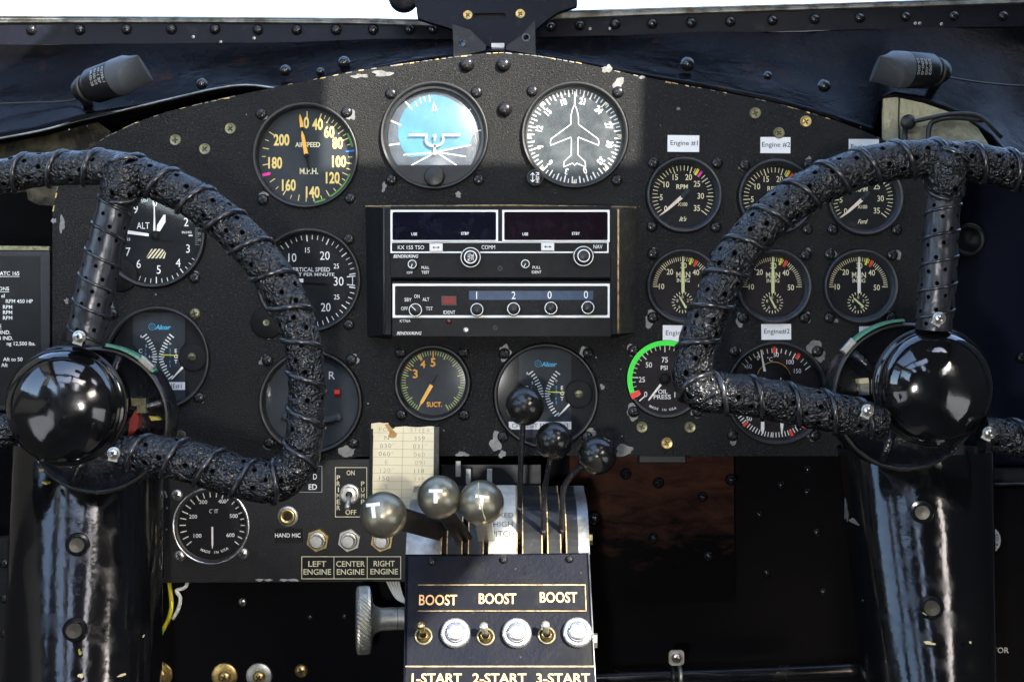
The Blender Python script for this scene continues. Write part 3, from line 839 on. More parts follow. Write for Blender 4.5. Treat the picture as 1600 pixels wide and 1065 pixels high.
map_light((128, 141, -0.02), (222, 108, 0.004), 'small black map light with a grey slanted hood at upper left', ['A5395-1', '47-1 BP', '8100-29', '44-00-28'], False)
map_light((1470, 112, -0.02), (1372, 108, 0.004), 'small black map light with a grey slanted hood at upper right', ['35-000', '500-0', '28-00', '25002'], True)

# ================================================================== instrument panel
GA = {}   # name -> (px, py, hole radius)
holes_px = [(478, 243, 83), (680, 212, 84), (900, 211, 83), (240, 368, 83), (483, 438, 82), (247, 560, 80), (486, 628, 82), (677, 598, 60), (853, 618, 83),
            (1068, 305, 60), (1211, 308, 60), (1351, 309, 60), (1068, 447, 59), (1209, 447, 59), (1344, 447, 59), (1040, 592, 62), (1213, 614, 81)]
top_edge = [(82, 330), (90, 288), (105, 262), (130, 238), (165, 214), (210, 192), (260, 175), (320, 160), (380, 147), (450, 132), (520, 118), (560, 110), (620, 101), (700, 90), (760, 83), (790, 82), (840, 87), (900, 97), (960, 110), (1000, 119), (1060, 131), (1130, 144), (1200, 158), (1260, 174), (1310, 190), (1360, 209), (1400, 228), (1430, 252), (1448, 285), (1456, 340)]
panel_poly = top_edge + [(1458, 712), (905, 712), (905, 711), (700, 712), (560, 713), (545, 716), (82, 716)]
t = thing('instrument_panel', 'large black crinkle-painted instrument panel with an arched top and chipped edges', 'instrument panel', W(770, 712, 0))
PANEL = t
F0 = frame(CX, CY, 0)
mb = MB()
mb.prism(pxpoly(panel_poly), -6, 0, 'crinkle_paint', F0, holes=[pxpoly(circ(x, y, r, 64)) for x, y, r in holes_px])
# paint flaked off to the metal
chips = [(562, 119, 14, 4, 2.4), (598, 115, 20, 5, 1.6), (949, 108, 8, 8, 1.2), (1003, 121, 5, 3, 1.5), (966, 134, 9, 15, .6), (97, 350, 5, 14, .5), (716, 304, 6, 5, 1), (1060, 170, 3, 3, 1),
         (542, 704, 14, 12, 1), (722, 709, 10, 5, 1.6), (785, 709, 7, 6, 1), (975, 703, 17, 10, 1.2), (173, 478, 7, 20, .6), (190, 440, 12, 11, 1), (84, 345, 4, 5, 1),
         (600, 292, 4, 8, .6), (775, 690, 12, 16, .8), (918, 676, 13, 12, 1), (790, 552, 11, 14, .8), (912, 549, 9, 9, 1), (941, 604, 4, 5, 1),
         (412, 563, 7, 9, .8), (553, 560, 9, 8, 1), (421, 692, 10, 12, 1), (1020, 396, 8, 9, 1), (1018, 497, 13, 14, .9), (1122, 496, 6, 7, 1), (1260, 397, 9, 10, 1), (1158, 499, 10, 13, .9), (1260, 495, 9, 8, 1),
         (1300, 396, 9, 8, 1), (1400, 398, 10, 9, 1), (1302, 500, 8, 5, 1), (1390, 490, 5, 5, 1), (990, 548, 11, 11, 1), (988, 643, 11, 14, 1), (1088, 643, 11, 11, 1), (1148, 549, 9, 9, 1), (1272, 542, 12, 15, 1), (1282, 558, 9, 9, 1),
         (1146, 682, 9, 13, .8), (1270, 681, 12, 9, 1), (1159, 262, 6, 5, 1.2), (1263, 250, 5, 6, 1), (1302, 354, 4, 4, 1), (313, 622, 8, 9, 1), (548, 180, 8, 10, .9), (413, 183, 6, 4, 1.4), (549, 310, 7, 7, 1), (411, 305, 8, 7, 1), (304, 432, 9, 9, 1), (104, 470, 4, 5, 1)]
for i, (x, y, rx, ry, _) in enumerate(chips):
    b = blob(x - CX, CY - y, 1.0, 100 + i, 26, 0.55)
    cx_, cy_ = x - CX, CY - y
    b = [(cx_ + (p - cx_) * rx * .84, cy_ + (q - cy_) * ry * .84) for p, q in b]
    def inside(p):   # keep flakes off the gauge holes
        for hx, hy, hr in holes_px:
            vx, vy = p[0] - (hx - CX), p[1] - (CY - hy)
            l = math.hypot(vx, vy)
            if l < hr + 0.8: return (hx - CX + vx / l * (hr + 0.8), CY - hy + vy / l * (hr + 0.8))
        return p
    b = [inside(p) for p in b]
    mb.poly(b, 0.35 + 0.01 * (i % 5), 'bare_metal', F0)
# worn bright lip along the top and left edges
rnd = random.Random(5)
for i in range(len(top_edge) - 1):
    a, b = Vector(top_edge[i]), Vector(top_edge[i + 1])
    n = max(1, int((b - a).length / 9))
    for k in range(n):
        if rnd.random() < (0.75 if 900 > a.x > 520 or a.x < 90 else 0.42):
            p, q = a + (b - a) * (k / n), a + (b - a) * ((k + rnd.uniform(.5, 1.0)) / n)
            nn = Vector((-(b - a).y, (b - a).x)).normalized() * rnd.uniform(0.8, 2.2)
            mb.poly(pxpoly([tuple(p), tuple(q), tuple(q + nn), tuple(p + nn * rnd.uniform(.4, 1))]), 0.3, 'bare_metal' if rnd.random() < .6 else 'worn_edge', F0)
for i in range(60):
    x, y = rnd.uniform(100, 1430), rnd.uniform(170, 705)
    if any(math.hypot(x - hx, y - hy) < hr + 4 for hx, hy, hr in holes_px) : continue
    mb.poly(blob(x - CX, CY - y, rnd.uniform(0.5, 1.3), i, 7), 0.33, 'print_dim', F0)
part('face', mb, t)
for px, py in ((274, 219), (320, 233), (360, 201), (282, 681)): fastener(t, 'flat_olive', px, py, 0, 9)
for px, py in ((1180, 177), (1217, 208)): fastener(t, 'flat_olive', px, py, 0, 9)
fastener(t, 'flat_brass', 1259, 190, 0, 9)
for px, py in ((1003, 667), (1078, 667), (1042, 692)): fastener(t, 'flat_olive' if px != 1042 else 'flat_brass', px, py, 0, 9)
for px, py in ((730, 101), (787, 101), (789, 171)): fastener(t, 'big_black', px, py, 0, 11.5)

# ------------------------------------------------------------------ gauges
DIALZ = -10.0
def gauge(name, label, px, py, R_, Rd, screws, skind='pan_black', bez='bezel_black', dial='dial_black', group=None, glass='clear_glass', dr=9, lip=7, sub=0.0, convex=0.0):
    """root, dial frame; everything in photo pixels round the gauge's centre"""
    t = thing(name, label, 'gauge', W(px, py, sub), group)
    M = frame(px, py, sub)
    mb = MB()
    mb.revolve([(R_ - 0.4, -14), (R_ - 0.3, lip * .55), (R_ - 1.4, lip * .9), (R_ - 3.0, lip), (R_ - 5.0, lip * .92), (R_ - 6.5, lip * 0.6)], bez, M, 72)
    mb.revolve([(R_ - 6.5, lip * 0.6), (Rd + 2.5, 2.2), (Rd + 1.6, 1.5), (Rd + 0.9, -2), (Rd + 0.8, DIALZ - 1)], bez, M, 72)
    mb.lathe([(R_ - 2.1, lip * 0.99), (R_ - 2.6, lip * 1.02), (R_ - 3.1, lip * 1.0)], 'bezel_edge', M, 72)
    part('bezel', mb, t)
    for s_ in screws:
        fastener(t, s_[3] if len(s_) > 3 else skind, s_[0], s_[1], sub, s_[2] if len(s_) > 2 else dr)
    db = MB(); db.disc(Rd + 1, DIALZ, dial, M, 64)
    gb = MB()
    if convex: gb.revolve([(Rd + 1.5, 0), (Rd * .8, convex * .36), (Rd * .5, convex * .75), (Rd * .25, convex * .94), (0, convex)], glass, M, 48)
    else: gb.disc(Rd + 1.5, -1.0, glass, M, 64)
    return t, M, db, gb
Z1, Z2, Z3 = DIALZ + 0.5, DIALZ + 0.9, DIALZ + 1.3
NZ = DIALZ + 4.5
def needle_pts(a, r0, r1, w0, w1, tip=6):
    a = R(a); dx, dy = math.sin(a), math.cos(a); nx, ny = dy, -dx
    f = lambda r, w_: (dx * r + nx * w_, dy * r + ny * w_)
    return [f(r0, w0 / 2), f(r1 - tip, w1 / 2), f(r1, 0.3), f(r1, -0.3), f(r1 - tip, -w1 / 2), f(r0, -w0 / 2)]
def finish(t, db, gb, needles, extra=None):
    part('dial', db, t)
    for nb in needles: part('needle', nb, t)
    if extra: extra()
    part('glass', gb, t)

# airspeed
t, M, db, gb = gauge('airspeed_indicator', 'round airspeed gauge with yellow numerals and an orange needle', 478, 243, 83, 75, [(408, 178), (542, 175), (411, 312), (547, 310)], dial='dial_grey')
F = 1.0
for s_, x, y in (('0', 476.9, 190), ('40', 494.5, 192.5), ('60', 512.8, 204.5), ('80', 526, 222), ('100', 528.4, 251), ('120', 518.4, 276.5), ('140', 487, 299), ('160', 449.5, 288), ('180', 428, 253), ('200', 438, 217)):
    text(db, s_, x - 478, 243 - y, 16.5, 'print_yellow', M, Z2, sx=.68, bold=.03)
text(db, 'AIRSPEED', 1, 18.5, 7.2, 'print_cream', M, Z2, width=39, bold=.02)
text(db, 'M.P.H.', 3, -23, 9, 'print_cream', M, Z2, width=29, bold=.02)
maj = [0, 18.5, 42, 66, 99, 130, 171, 212, 259, 303]
for i, a in enumerate(maj):
    tick(db, a, 60, 71, 1.5, 'print_yellow', M, Z1)
    if i < len(maj) - 1 and i:
        b = maj[i + 1]
        tick(db, (a + b) / 2, 61, 71, 1.4, 'print_yellow', M, Z1)
        tick(db, a + (b - a) / 4, 65, 71, 1.2, 'print_yellow', M, Z1); tick(db, a + (b - a) * .75, 65, 71, 1.2, 'print_yellow', M, Z1)
band(db, 60, 78, 71.5, 74.5, 'mark_dark_green', M, Z1); band(db, 112, 150, 71.5, 74.5, 'mark_dark_green', M, Z1); band(db, 157, 171, 71.5, 74.5, 'mark_dark_green', M, Z1)
db.poly([(60, 8.5), (76, 11), (77, 8), (62, 6.5)], Z3, 'mark_blue', M)
db.poly([(-73, -29), (-70, -32), (-58, -29), (-57, -25), (-67, -26)], Z3, 'mark_magenta', M)
nb = MB(); nb.prism(needle_pts(-10.5, 0, 40, 6.5, 5, 8), NZ, NZ + 1.2, 'needle_orange', M)
nb.prism(needle_pts(-9, 46, 66, 5.5, 4, 8), NZ, NZ + 1.2, 'needle_orange', M)
nb.prism(needle_pts(-9.5, -22, 47, 4, 3, 2), NZ - 0.6, NZ - .1, 'dial_black', M)
nb.revolve([(4, NZ - 1), (4, NZ + 1.6), (0, NZ + 2)], 'dial_black', M, 20)
finish(t, db, gb, [nb])

# attitude indicator
t, M, db, gb = gauge('attitude_indicator', 'artificial horizon with a pale blue sky disc and white aircraft bars', 679, 212, 85, 79, [(611, 146), (745, 144), (612, 281), (748, 281)], dial='bezel_black')
win = [(73.5 * math.cos(R(a)), 73.5 * math.sin(R(a))) for a in [(-39 + (258 / 48) * i) for i in range(49)]]
outer = circ(0, 0, 79.5, 72)
fb = MB(); fb.prism(outer, -9.0, 1.5, 'bezel_black', M, holes=[win])
part('mask_plate', fb, t)
wz = DIALZ + 0.4
db.poly(win, wz, 'horizon_ring', M)
sky_disc = [(58 * math.cos(R(a)), 8 + 58 * math.sin(R(a))) for a in range(0, 360, 6)]
db.poly([(x, max(y, -28 + x * .10 if x < 0 else -26 + x * .22)) for x, y in sky_disc], wz + .4, 'horizon_sky', M)
gp = [(58 * math.cos(R(a)), 8 + 58 * math.sin(R(a))) for a in range(205, 340, 5)]
db.poly([(x, y) for x, y in gp if y > -48] and [(max(-50, min(50, x)), max(y, -47)) for x, y in gp], wz + .25, 'horizon_ground', M)
ax, ay = 679, 212
P_ = lambda x, y: (x - ax, ay - y)
line(db, [P_(630, 240.5), P_(676, 237), P_(735, 225)], 1.6, 'print_white', M, wz + .8)
for q in ((642, 257), (727, 243), (713, 257)): line(db, [P_(681, 236), P_(*q)], 1.6, 'print_white', M, wz + .85)
for a, b in (((632.5, 157), (643, 169)), ((610, 187), (625, 193.5)), ((607.5, 225), (623, 223)), ((736, 204.5), (751, 202)), ((724, 176), (735, 169))): line(db, [P_(*a), P_(*b)], 2.0, 'print_white', M, wz + .8)
for a, b in (((648, 157), (651, 164)), ((655, 152), (657, 159)), ((662, 150), (664, 156)), ((670, 147), (671, 157))): line(db, [P_(*a), P_(*b)], 1.2, 'print_white', M, wz + .8)
line(db, [P_(675, 171), P_(677.5, 158), P_(682, 170)], 1.2, 'print_white', M, wz + .8, True)
part('horizon_card', db, t)
sb = MB(); zz = -4.5
sb.prism([P_(639, 208.8), P_(667.2, 208.8), P_(667.2, 215.5), P_(664.8, 215.5), P_(664.8, 211.2), P_(639, 211.2)], zz, zz + 1, 'print_white', M)
sb.prism([P_(719, 208.8), P_(690.8, 208.8), P_(690.8, 215.5), P_(693.2, 215.5), P_(693.2, 211.2), P_(719, 211.2)], zz, zz + 1, 'print_white', M)
arc = [(12.7 * math.cos(R(a)), -3.5 + 10 * math.sin(R(a))) for a in range(180, 361, 12)]; arc2 = [(15.8 * math.cos(R(a)), -3.5 + 14 * math.sin(R(a))) for a in range(360, 179, -12)]
sb.prism(arc + arc2, zz, zz + .9, 'print_dim', M)
sb.prism([(-1.6, -13), (1.6, -13), (2.6, -29), (-2.6, -29)], zz, zz + .9, 'print_dim', M)
sb.revolve([(2.8, zz), (2.8, zz + 1), (0, zz + 1.2)], 'print_white', M, 16); sb.box(-.8, .8, -7, -2, zz, zz + .9, 'print_white', M)
part('aircraft_symbol', sb, t)
kb = MB(); kb.revolve([(16, 1), (16, 7), (15, 10), (13, 11), (0, 11.3)], 'bezel_black', frame(679, 277, 0), 40); part('knob', kb, t)
gb = MB(); gb.revolve([(76 * (1 - i / 12), -7.6 + 12 * (1 - (1 - i / 12) ** 2)) for i in range(13)], 'worn_glass', M, 64)
cut = MB()
for f_, m_, s_ in zip(gb.f, gb.m, gb.sm): pass
part('glass', gb, t)

# directional gyro
t, M, db, gb = gauge('heading_indicator', 'directional gyro with a white aircraft outline on a dusty grey dial', 898, 211.5, 84, 75, [(832, 142), (966, 144), (964, 282)], dial='dial_dusty', glass='dusty_glass')
for n_ in (18, 21, 24, 27, 30, 33, 0, 3, 6, 9, 12, 15):
    a = (n_ * 10 - 197.3)
    text(db, str(n_), 56.5 * math.sin(R(a)), 56.5 * math.cos(R(a)), 9.5, 'print_white', M, Z2, rot=-R(a), sx=.8, bold=.03)
for k in range(72):
    a = k * 5 + 2.7
    tick(db, a, 63 if k % 2 == 0 else 67, 73.5, 2.0 if k % 2 == 0 else 1.4, 'print_white', M, Z1)
zo = lambda u, v: (580 + u / 3.81 - 898, 211.5 - (110 + v / 3.81))
half = [(1213, 195), (1199, 228), (1190, 270), (1190, 315), (1072, 402), (1068, 420), (1070, 440), (1190, 392), (1194, 400), (1193, 497), (1150, 538), (1147, 570), (1200, 547)]
full = half + [(1213, 560)] + [(2426 - u, v) for u, v in half[::-1]]
line(db, [zo(*p) for p in full], 1.25, 'print_white', M, Z2, True)
line(db, [zo(1214, 195), zo(1214, 120)], 1.8, 'print_white', M, Z2)
for a in (45, 90, 135, 180, 225, 270, 315): db.poly([(74 * math.sin(R(a - 2)), 74 * math.cos(R(a - 2))), (67 * math.sin(R(a)), 67 * math.cos(R(a))), (74 * math.sin(R(a + 2)), 74 * math.cos(R(a + 2)))], Z3, 'print_cream', M)
finish(t, db, gb, [])
kb = MB(); Mk = frame(836, 279.5, 0)
kb.revolve([(12, 0), (13.5, 3), (13.5, 12), (12.5, 14), (0, 14.3)], 'bezel_black', Mk, 36)
kb.lathe([(12.6, 14.0), (12.2, 14.4), (11.6, 14.4)], 'bezel_edge', Mk, 36)
kp = part('knob', kb, t)
kb = MB(); text(kb, 'PUSH', 3.5, 0, 5, 'print_white', Mk, 14.7, rot=-math.pi / 2, width=16, bold=.02)
line(kb, [(-4, 7), (-4, -7)], 1.2, 'print_white', Mk, 14.7); line(kb, [(-7, 4), (-4, 7), (-1.5, 4)], 1.2, 'print_white', Mk, 14.8); line(kb, [(-7, -4), (-4, -7), (-1.5, -4)], 1.2, 'print_white', Mk, 14.8)
part('lettering', kb, kp)

# altimeter
t, M, db, gb = gauge('altimeter', 'altimeter marked ALT with a striped window, half behind the left control wheel', 240, 368, 82, 75, [(304, 434), (183, 300, 9)])
for s_, x, y in (('0', 239, 315), ('1', 275, 322), ('2', 288, 346), ('3', 291, 387.6), ('4', 275.5, 410), ('5', 245, 420.5), ('6', 213.5, 411.5), ('7', 197, 392.5), ('8', 190, 350), ('9', 209, 325.5)):
    text(db, s_, x - 240, 368 - y, 13, 'print_white', M, Z2, sx=.85, bold=.0)
text(db, 'ALT', -19.5, 16.5, 10, 'print_white', M, Z2, width=20, bold=0); text(db, '100', -17, 56, 5, 'print_white', M, Z2, bold=0, rot=.2)
text(db, 'IN.HG', 49, 6, 3.6, 'print_white', M, Z2, width=15); text(db, '1015', -45, -5, 4, 'print_white', M, Z2)
db.box(52, 58, 0, 2, Z1, Z1 + .3, 'print_white', M)
for k in range(9): db.box(62, 66 if k % 4 else 69, 12 - k * 3.2, 12.7 - k * 3.2, Z1, Z1 + .2, 'print_dim', M)
text(db, '300', 70, 4, 4, 'print_dim', M, Z2); text(db, '301', 70, -6, 4, 'print_dim', M, Z2)
for k in range(50):
    a = k * 7.2 - 1
    if 62 < a < 118 or (-40 < ((a + 180) % 360) - 180 < -15): continue
    tick(db, a, 64 if k % 5 == 0 else 67, 74, 1.6 if k % 5 == 0 else 1.0, 'print_white', M, Z1)
# striped low-altitude window
for k in range(6):
    x0 = -14 + k * 6
    pts = []
    for s2, off in ((0, 0), (1, 0), (1, 3.2), (0, 3.2)):
        pts.append((x0 + off - 5 + (12 if s2 else 0), -35 + (15 if s2 else 0)))
    cl = []
    for x, y in pts:
        r_ = math.hypot((x - 2) / 17, (y + 35) / 17)
        if r_ > 1: x, y = 2 + (x - 2) / r_, -35 + (y + 35) / r_
        cl.append((x, y))
    db.poly(cl, Z2, 'print_cream', M)
nb = MB(); nb.prism([(-1.6, 8), (-1.0, 26), (-.5, 52), (.5, 52), (1.4, 26), (1.8, 8)], NZ + 2, NZ + 2.6, 'needle_white', M)
n2 = MB(); n2.prism([(3, 8), (4, 17), (14, 33), (17, 33), (17, 22), (8, 7)], NZ, NZ + .8, 'needle_white', M)
n3 = MB(); n3.prism([(-44, 9), (-44, 3.5), (-9, -1), (-9, 3.6)], NZ + 1, NZ + 1.6, 'needle_white', M)
n3.prism([(-9, 3.5), (-9, -.8), (28, -8), (28, -4)], NZ + 1, NZ + 1.5, 'dial_black', M); n3.revolve([(6, NZ), (6, NZ + 3), (0, NZ + 3.3)], 'dial_black', M, 20)
finish(t, db, gb, [nb, n2, n3])
kb = MB(); kb.revolve([(26, 0.2), (26, 2.5), (24, 4), (0, 4.2)], 'ear_black', frame(190, 430, 0), 40)
part('knob_ear', kb, t)

# vertical speed
t, M, db, gb = gauge('vertical_speed_indicator', 'vertical speed gauge with white numerals, its left half behind the wrapped rim', 483, 438, 82, 73, [(545, 374), (545, 507)], bez='bezel_black')
for s_, x, y, h in (('10', 455, 401.7, 13), ('15', 478.8, 390, 8), ('20', 506, 398.6, 13), ('25', 524, 415, 7.5), ('30', 527.7, 438.8, 13.5), ('25', 524.5, 463.5, 7.5), ('20', 507.4, 479.6, 13), ('15', 479, 488, 8), ('10', 455, 476, 13), ('5', 437, 455, 9), ('0', 428, 438, 13), ('5', 437, 420, 9)):
    text(db, s_, x - 483, 438 - y, h, 'print_white', M, Z2, sx=.85, bold=0)
text(db, 'UP VERTICAL SPEED', -7, 17.6, 6.4, 'print_white', M, Z2, width=76, bold=.005); text(db, '1000 FEET PER MINUTE', -6, 9.8, 4.8, 'print_white', M, Z2, width=88, bold=.005)
for k in range(0, 49):
    a = -90 + k * 180 / 24 * .95
    if k > 24: a = 270 - (k - 24) * 180 / 24 * .95
    L_ = k % 4 == 0
    tick(db, a, 62 if L_ else 65, 72, 1.7 if L_ else 1.1, 'print_white', M, Z1)
for a in (84, 96): tick(db, a, 58, 71, 1.4, 'print_white', M, Z2)
band(db, 84, 96, 66, 67.2, 'print_white', M, Z2, 4)
nb = MB(); nb.prism([(-60, 1.5), (-60, -1.5), (-10, -3), (-10, 3)], NZ, NZ + .8, 'needle_white', M); nb.prism([(-10, 2.6), (-10, -2.6), (32, -5), (32, -1)], NZ, NZ + .7, 'dial_black', M)
finish(t, db, gb, [nb])
kb = MB(); Mk = frame(418, 503, 0); kb.revolve([(26, 0.2), (26, 2.4), (24.5, 3.6), (0, 3.8)], 'ear_black', Mk, 40); part('adjuster_ear', kb, t)
fastener(t, 'flat_olive', 416, 504, 0.002, 5)

# the two exhaust and cylinder head temperature gauges
def alcor(px, py, label, tag_, tagx, screws):
    t, M, db, gb = gauge('temperature_gauge', label, px, py, 82, 76, screws, dial='dial_black')
    Z = DIALZ
    db.prism([(-42, 72), (40, 72), (40, 24), (31, 14), (31, -8), (40, -20), (40, -66), (-42, -66), (-42, 22), (-34, 14), (-34, -4), (-42, -14)], Z + .2, Z + 2.2, 'dial_grey', M)
    z = Z + 2.6
    text(db, 'Alcor', 5, 49, 6.5, 'print_cyan', M, z, width=25, bold=.05, shear=.2)
    line(db, circ(-12, 50, 5, 20), 1.0, 'print_cyan', M, z, True); line(db, circ(-12, 50, 2.2, 14), .8, 'print_cyan', M, z, True)
    for k in range(17):
        y = 38 - 70 * k / 16
        e = abs((y - 2) / 36)
        x = 1.5 + 16.5 * e ** 1.7
        sl = 16.5 * 1.7 / 36 * e ** .7 * (1 if y > 2 else -1)
        q = math.hypot(1, sl); L_ = 8 if k % 4 == 0 else 6
        for sg in (1, -1): line(db, [(sg * x - 2.5, y), (sg * (x + L_ / q) - 2.5, y - L_ * sl / q)], 1.8, 'print_white', M, z)
    for s_, x, y in (('6', -24, 35), ('5', -16, 20), ('4', -11, 3), ('3', -14, -14), ('2', -20, -28)): text(db, s_, x - 5, y, 4, 'print_white', M, z)
    for i, s_ in enumerate('EGT'): text(db, s_, 25.5, 12 - i * 8.5, 5.8, 'print_white', M, z)
    for i, s_ in enumerate('CHT'): text(db, s_, -30, 12 - i * 8.5, 5.8, 'print_white', M, z)
    text(db, '*', 16.5, 21, 6, 'print_white', M, z, bold=.03)
    for i in range(5): text(db, '25°F'[i % 4], 16.5, 13 - i * 6, 4, 'print_cyan', M, z); text(db, '100°F'[i % 5], -22, 13 - i * 6, 4, 'print_cyan', M, z)
    nb = MB(); nb.prism([(3, 6.8), (30, 5.4), (30, 4.2), (3, 5.0)], NZ, NZ + .7, 'mark_yellow', M)
    n2 = MB(); n2.prism([(36, -12), (38, -15), (21, -32), (18, -33)], NZ, NZ + .7, 'needle_white', M)
    pb = MB(); Mp = frame(px + 52, py - 2, 0)
    pb.revolve([(22, DIALZ + .4), (22, DIALZ + 3.5), (20, DIALZ + 4), (0, DIALZ + 4)], 'dial_black', Mp, 36)
    pb.revolve([(7, DIALZ + 4), (7, DIALZ + 8), (6, DIALZ + 9), (0, DIALZ + 9)], 'screw_olive', Mp, 20); pb.box(-6, 6, -1, 1, DIALZ + 8.6, DIALZ + 9.2, 'recess_dark', Mp)
    finish(t, db, gb, [nb, n2])
    part('adjuster', pb, t)
    if tag_:
        lb = MB(); lb.box(tagx[0], tagx[1], tagx[2] - 6, tagx[2] + 6, DIALZ + 3, DIALZ + 3.6, 'label_paper', M)
        text(lb, tag_, (tagx[0] + tagx[1]) / 2, tagx[2], 7, 'print_ink', M, DIALZ + 4, width=(tagx[1] - tagx[0]) * .9, bold=.0)
        part('paper_tag', lb, t)
alcor(853, 618, 'exhaust temperature gauge tagged #3 behind the black lever balls', 'CHT/EGT ENGINE#3', (-58, 40, -47), [(788, 552), (919, 551), (786, 682), (917, 682)])
alcor(247, 560, 'exhaust temperature gauge tagged #1 beside the left hub', 'CHT/EGT ENGINE#1', (-62, 40, -43), [(305, 490, 9, 'pan_olive'), (311, 621), (176, 490)])

# turn indicator
t, M, db, gb = gauge('turn_indicator', 'dark turn gauge with a letter R and a small red flag, behind the wrapped rim', 486, 628, 81, 72, [(418, 563), (549, 562), (421, 692), (552, 692)], dial='dial_grey')
text(db, 'R', 31, 41.5, 12, 'print_white', M, Z2, bold=0); text(db, 'L', -31, 41.5, 12, 'print_white', M, Z2, bold=0)
db.box(35, 43, 12.5, 19, Z1, Z2, 'mark_red', M); db.box(35, 46, 6, 11.5, Z1, Z2, 'red_dark', M); db.box(43.3, 47, 12.5, 19, Z1, Z2, 'dial_brown', M)
tick(db, 12, 60, 71, 3, 'needle_white', M, Z1)
tube_pts = [(-46 + 92 * i / 14, -22 - 9 * (1 - ((i - 7) / 7) ** 2)) for i in range(15)]
ib = MB(); ib.tube([M @ Vector((x, y, DIALZ + 5)) for x, y in tube_pts], 6.2 * S, 'dial_dusty', 12)
ib.ball(5.6, 'recess_dark', M @ Matrix.Translation((6, -31, DIALZ + 8)))
for x in (-8, 10): ib.box(x - 1, x + 1, -38, -24, DIALZ + 10.5, DIALZ + 11.5, 'recess_dark', M)
part('slip_tube', ib, t)
nb = MB(); nb.prism(needle_pts(2, 0, 60, 5, 3), NZ, NZ + 1, 'needle_white', M)
finish(t, db, gb, [nb])

# suction
t, M, db, gb = gauge('suction_gauge', 'suction gauge with orange figures and an orange needle, under the radio stack', 676, 598, 60, 50, [(626, 551), (724, 550), (627, 648), (725, 648)], dial='dial_grey')
for s_, x, y, h in (('3', 648, 584, 13), ('4', 660, 569, 11), ('5', 676, 566, 12.5)): text(db, s_, x - 676, 598 - y, h, 'print_orange', M, Z2, bold=.02)
text(db, 'SUCT.', 2, -34, 7.2, 'print_orange', M, Z2, width=24, bold=.02)
for k in range(61):
    a = -150 + k * 5
    L_ = k % 5 == 0
    tick(db, a, 40 if L_ else 43, 49.5, 1.7 if L_ else 1.2, 'print_lime', M, Z1)
for a in (-60, -28, 0): tick(db, a, 39, 49.5, 1.7, 'print_orange', M, Z2)
nb = MB(); nb.prism(needle_pts(210, 4, 42, 6, 5, 8), NZ, NZ + 1, 'needle_orange', M); nb.prism(needle_pts(30, 0, 16, 4, 3), NZ, NZ + .8, 'dial_black', M)
finish(t, db, gb, [nb])

# tachometers
def rpm(px, py, label, red, maker, shear):
    t, M, db, gb = gauge('tachometer', label, px, py, 59.5, 49, [(px - 48, py - 50), (px + 52, py - 50), (px - 50, py + 49), (px + 50, py + 50)], bez='bezel_blue_black', group='tachometers in the top row', dr=9, lip=9)
    for s_, x, y in (('0', -27, -20), ('5', -34, -2), ('10', -26, 18), ('15', -12, 29.5), ('20', 9, 29.5), ('25', 22, 19), ('30', 28, 0), ('35', 22, -19)):
        text(db, s_, x, y, 8.8, 'print_cream', M, Z2, sx=.85, bold=.01)
    text(db, 'RPM', -1.3, 14.5, 7.2, 'print_cream', M, Z2, width=18, bold=.015); text(db, 'X100', -.5, -13, 5.4, 'print_cream', M, Z2, width=15, bold=.015)
    text(db, maker, 0, -36, 6.6, 'print_cream', M, Z2, shear=.45, bold=.02, width=16 if shear else 12)
    for k in range(36):
        a = -130 + k * 7.37
        tick(db, a, 37 if k % 5 == 0 else 40, 48, 1.4 if k % 5 == 0 else 1.1, 'print_cream', M, Z1)
    tick(db, 29.7, 38, 49, 4, 'mark_yellow', M, Z3); tick(db, 37.7, 38, 49, 4, red, M, Z3)
    nb = MB(); nb.prism(needle_pts(229, 2, 46, 6, 4, 14), NZ, NZ + 1, 'needle_pink', M); nb.prism(needle_pts(40, 0, 14, 5, 6, 2), NZ, NZ + .9, 'dial_grey', M); nb.revolve([(4.5, NZ - .5), (4.5, NZ + 1.5), (0, NZ + 1.8)], 'dial_grey', M, 20)
    finish(t, db, gb, [nb])
rpm(1068.5, 305, 'tachometer under the Engine #1 label', 'mark_magenta', "It's", False)
rpm(1211.5, 308, 'tachometer under the Engine #2 label, crossed by the wrapped rim', 'mark_red', 'Ford', True)
rpm(1351, 309, 'tachometer under the half hidden third engine label', 'mark_red', 'Ford', True)
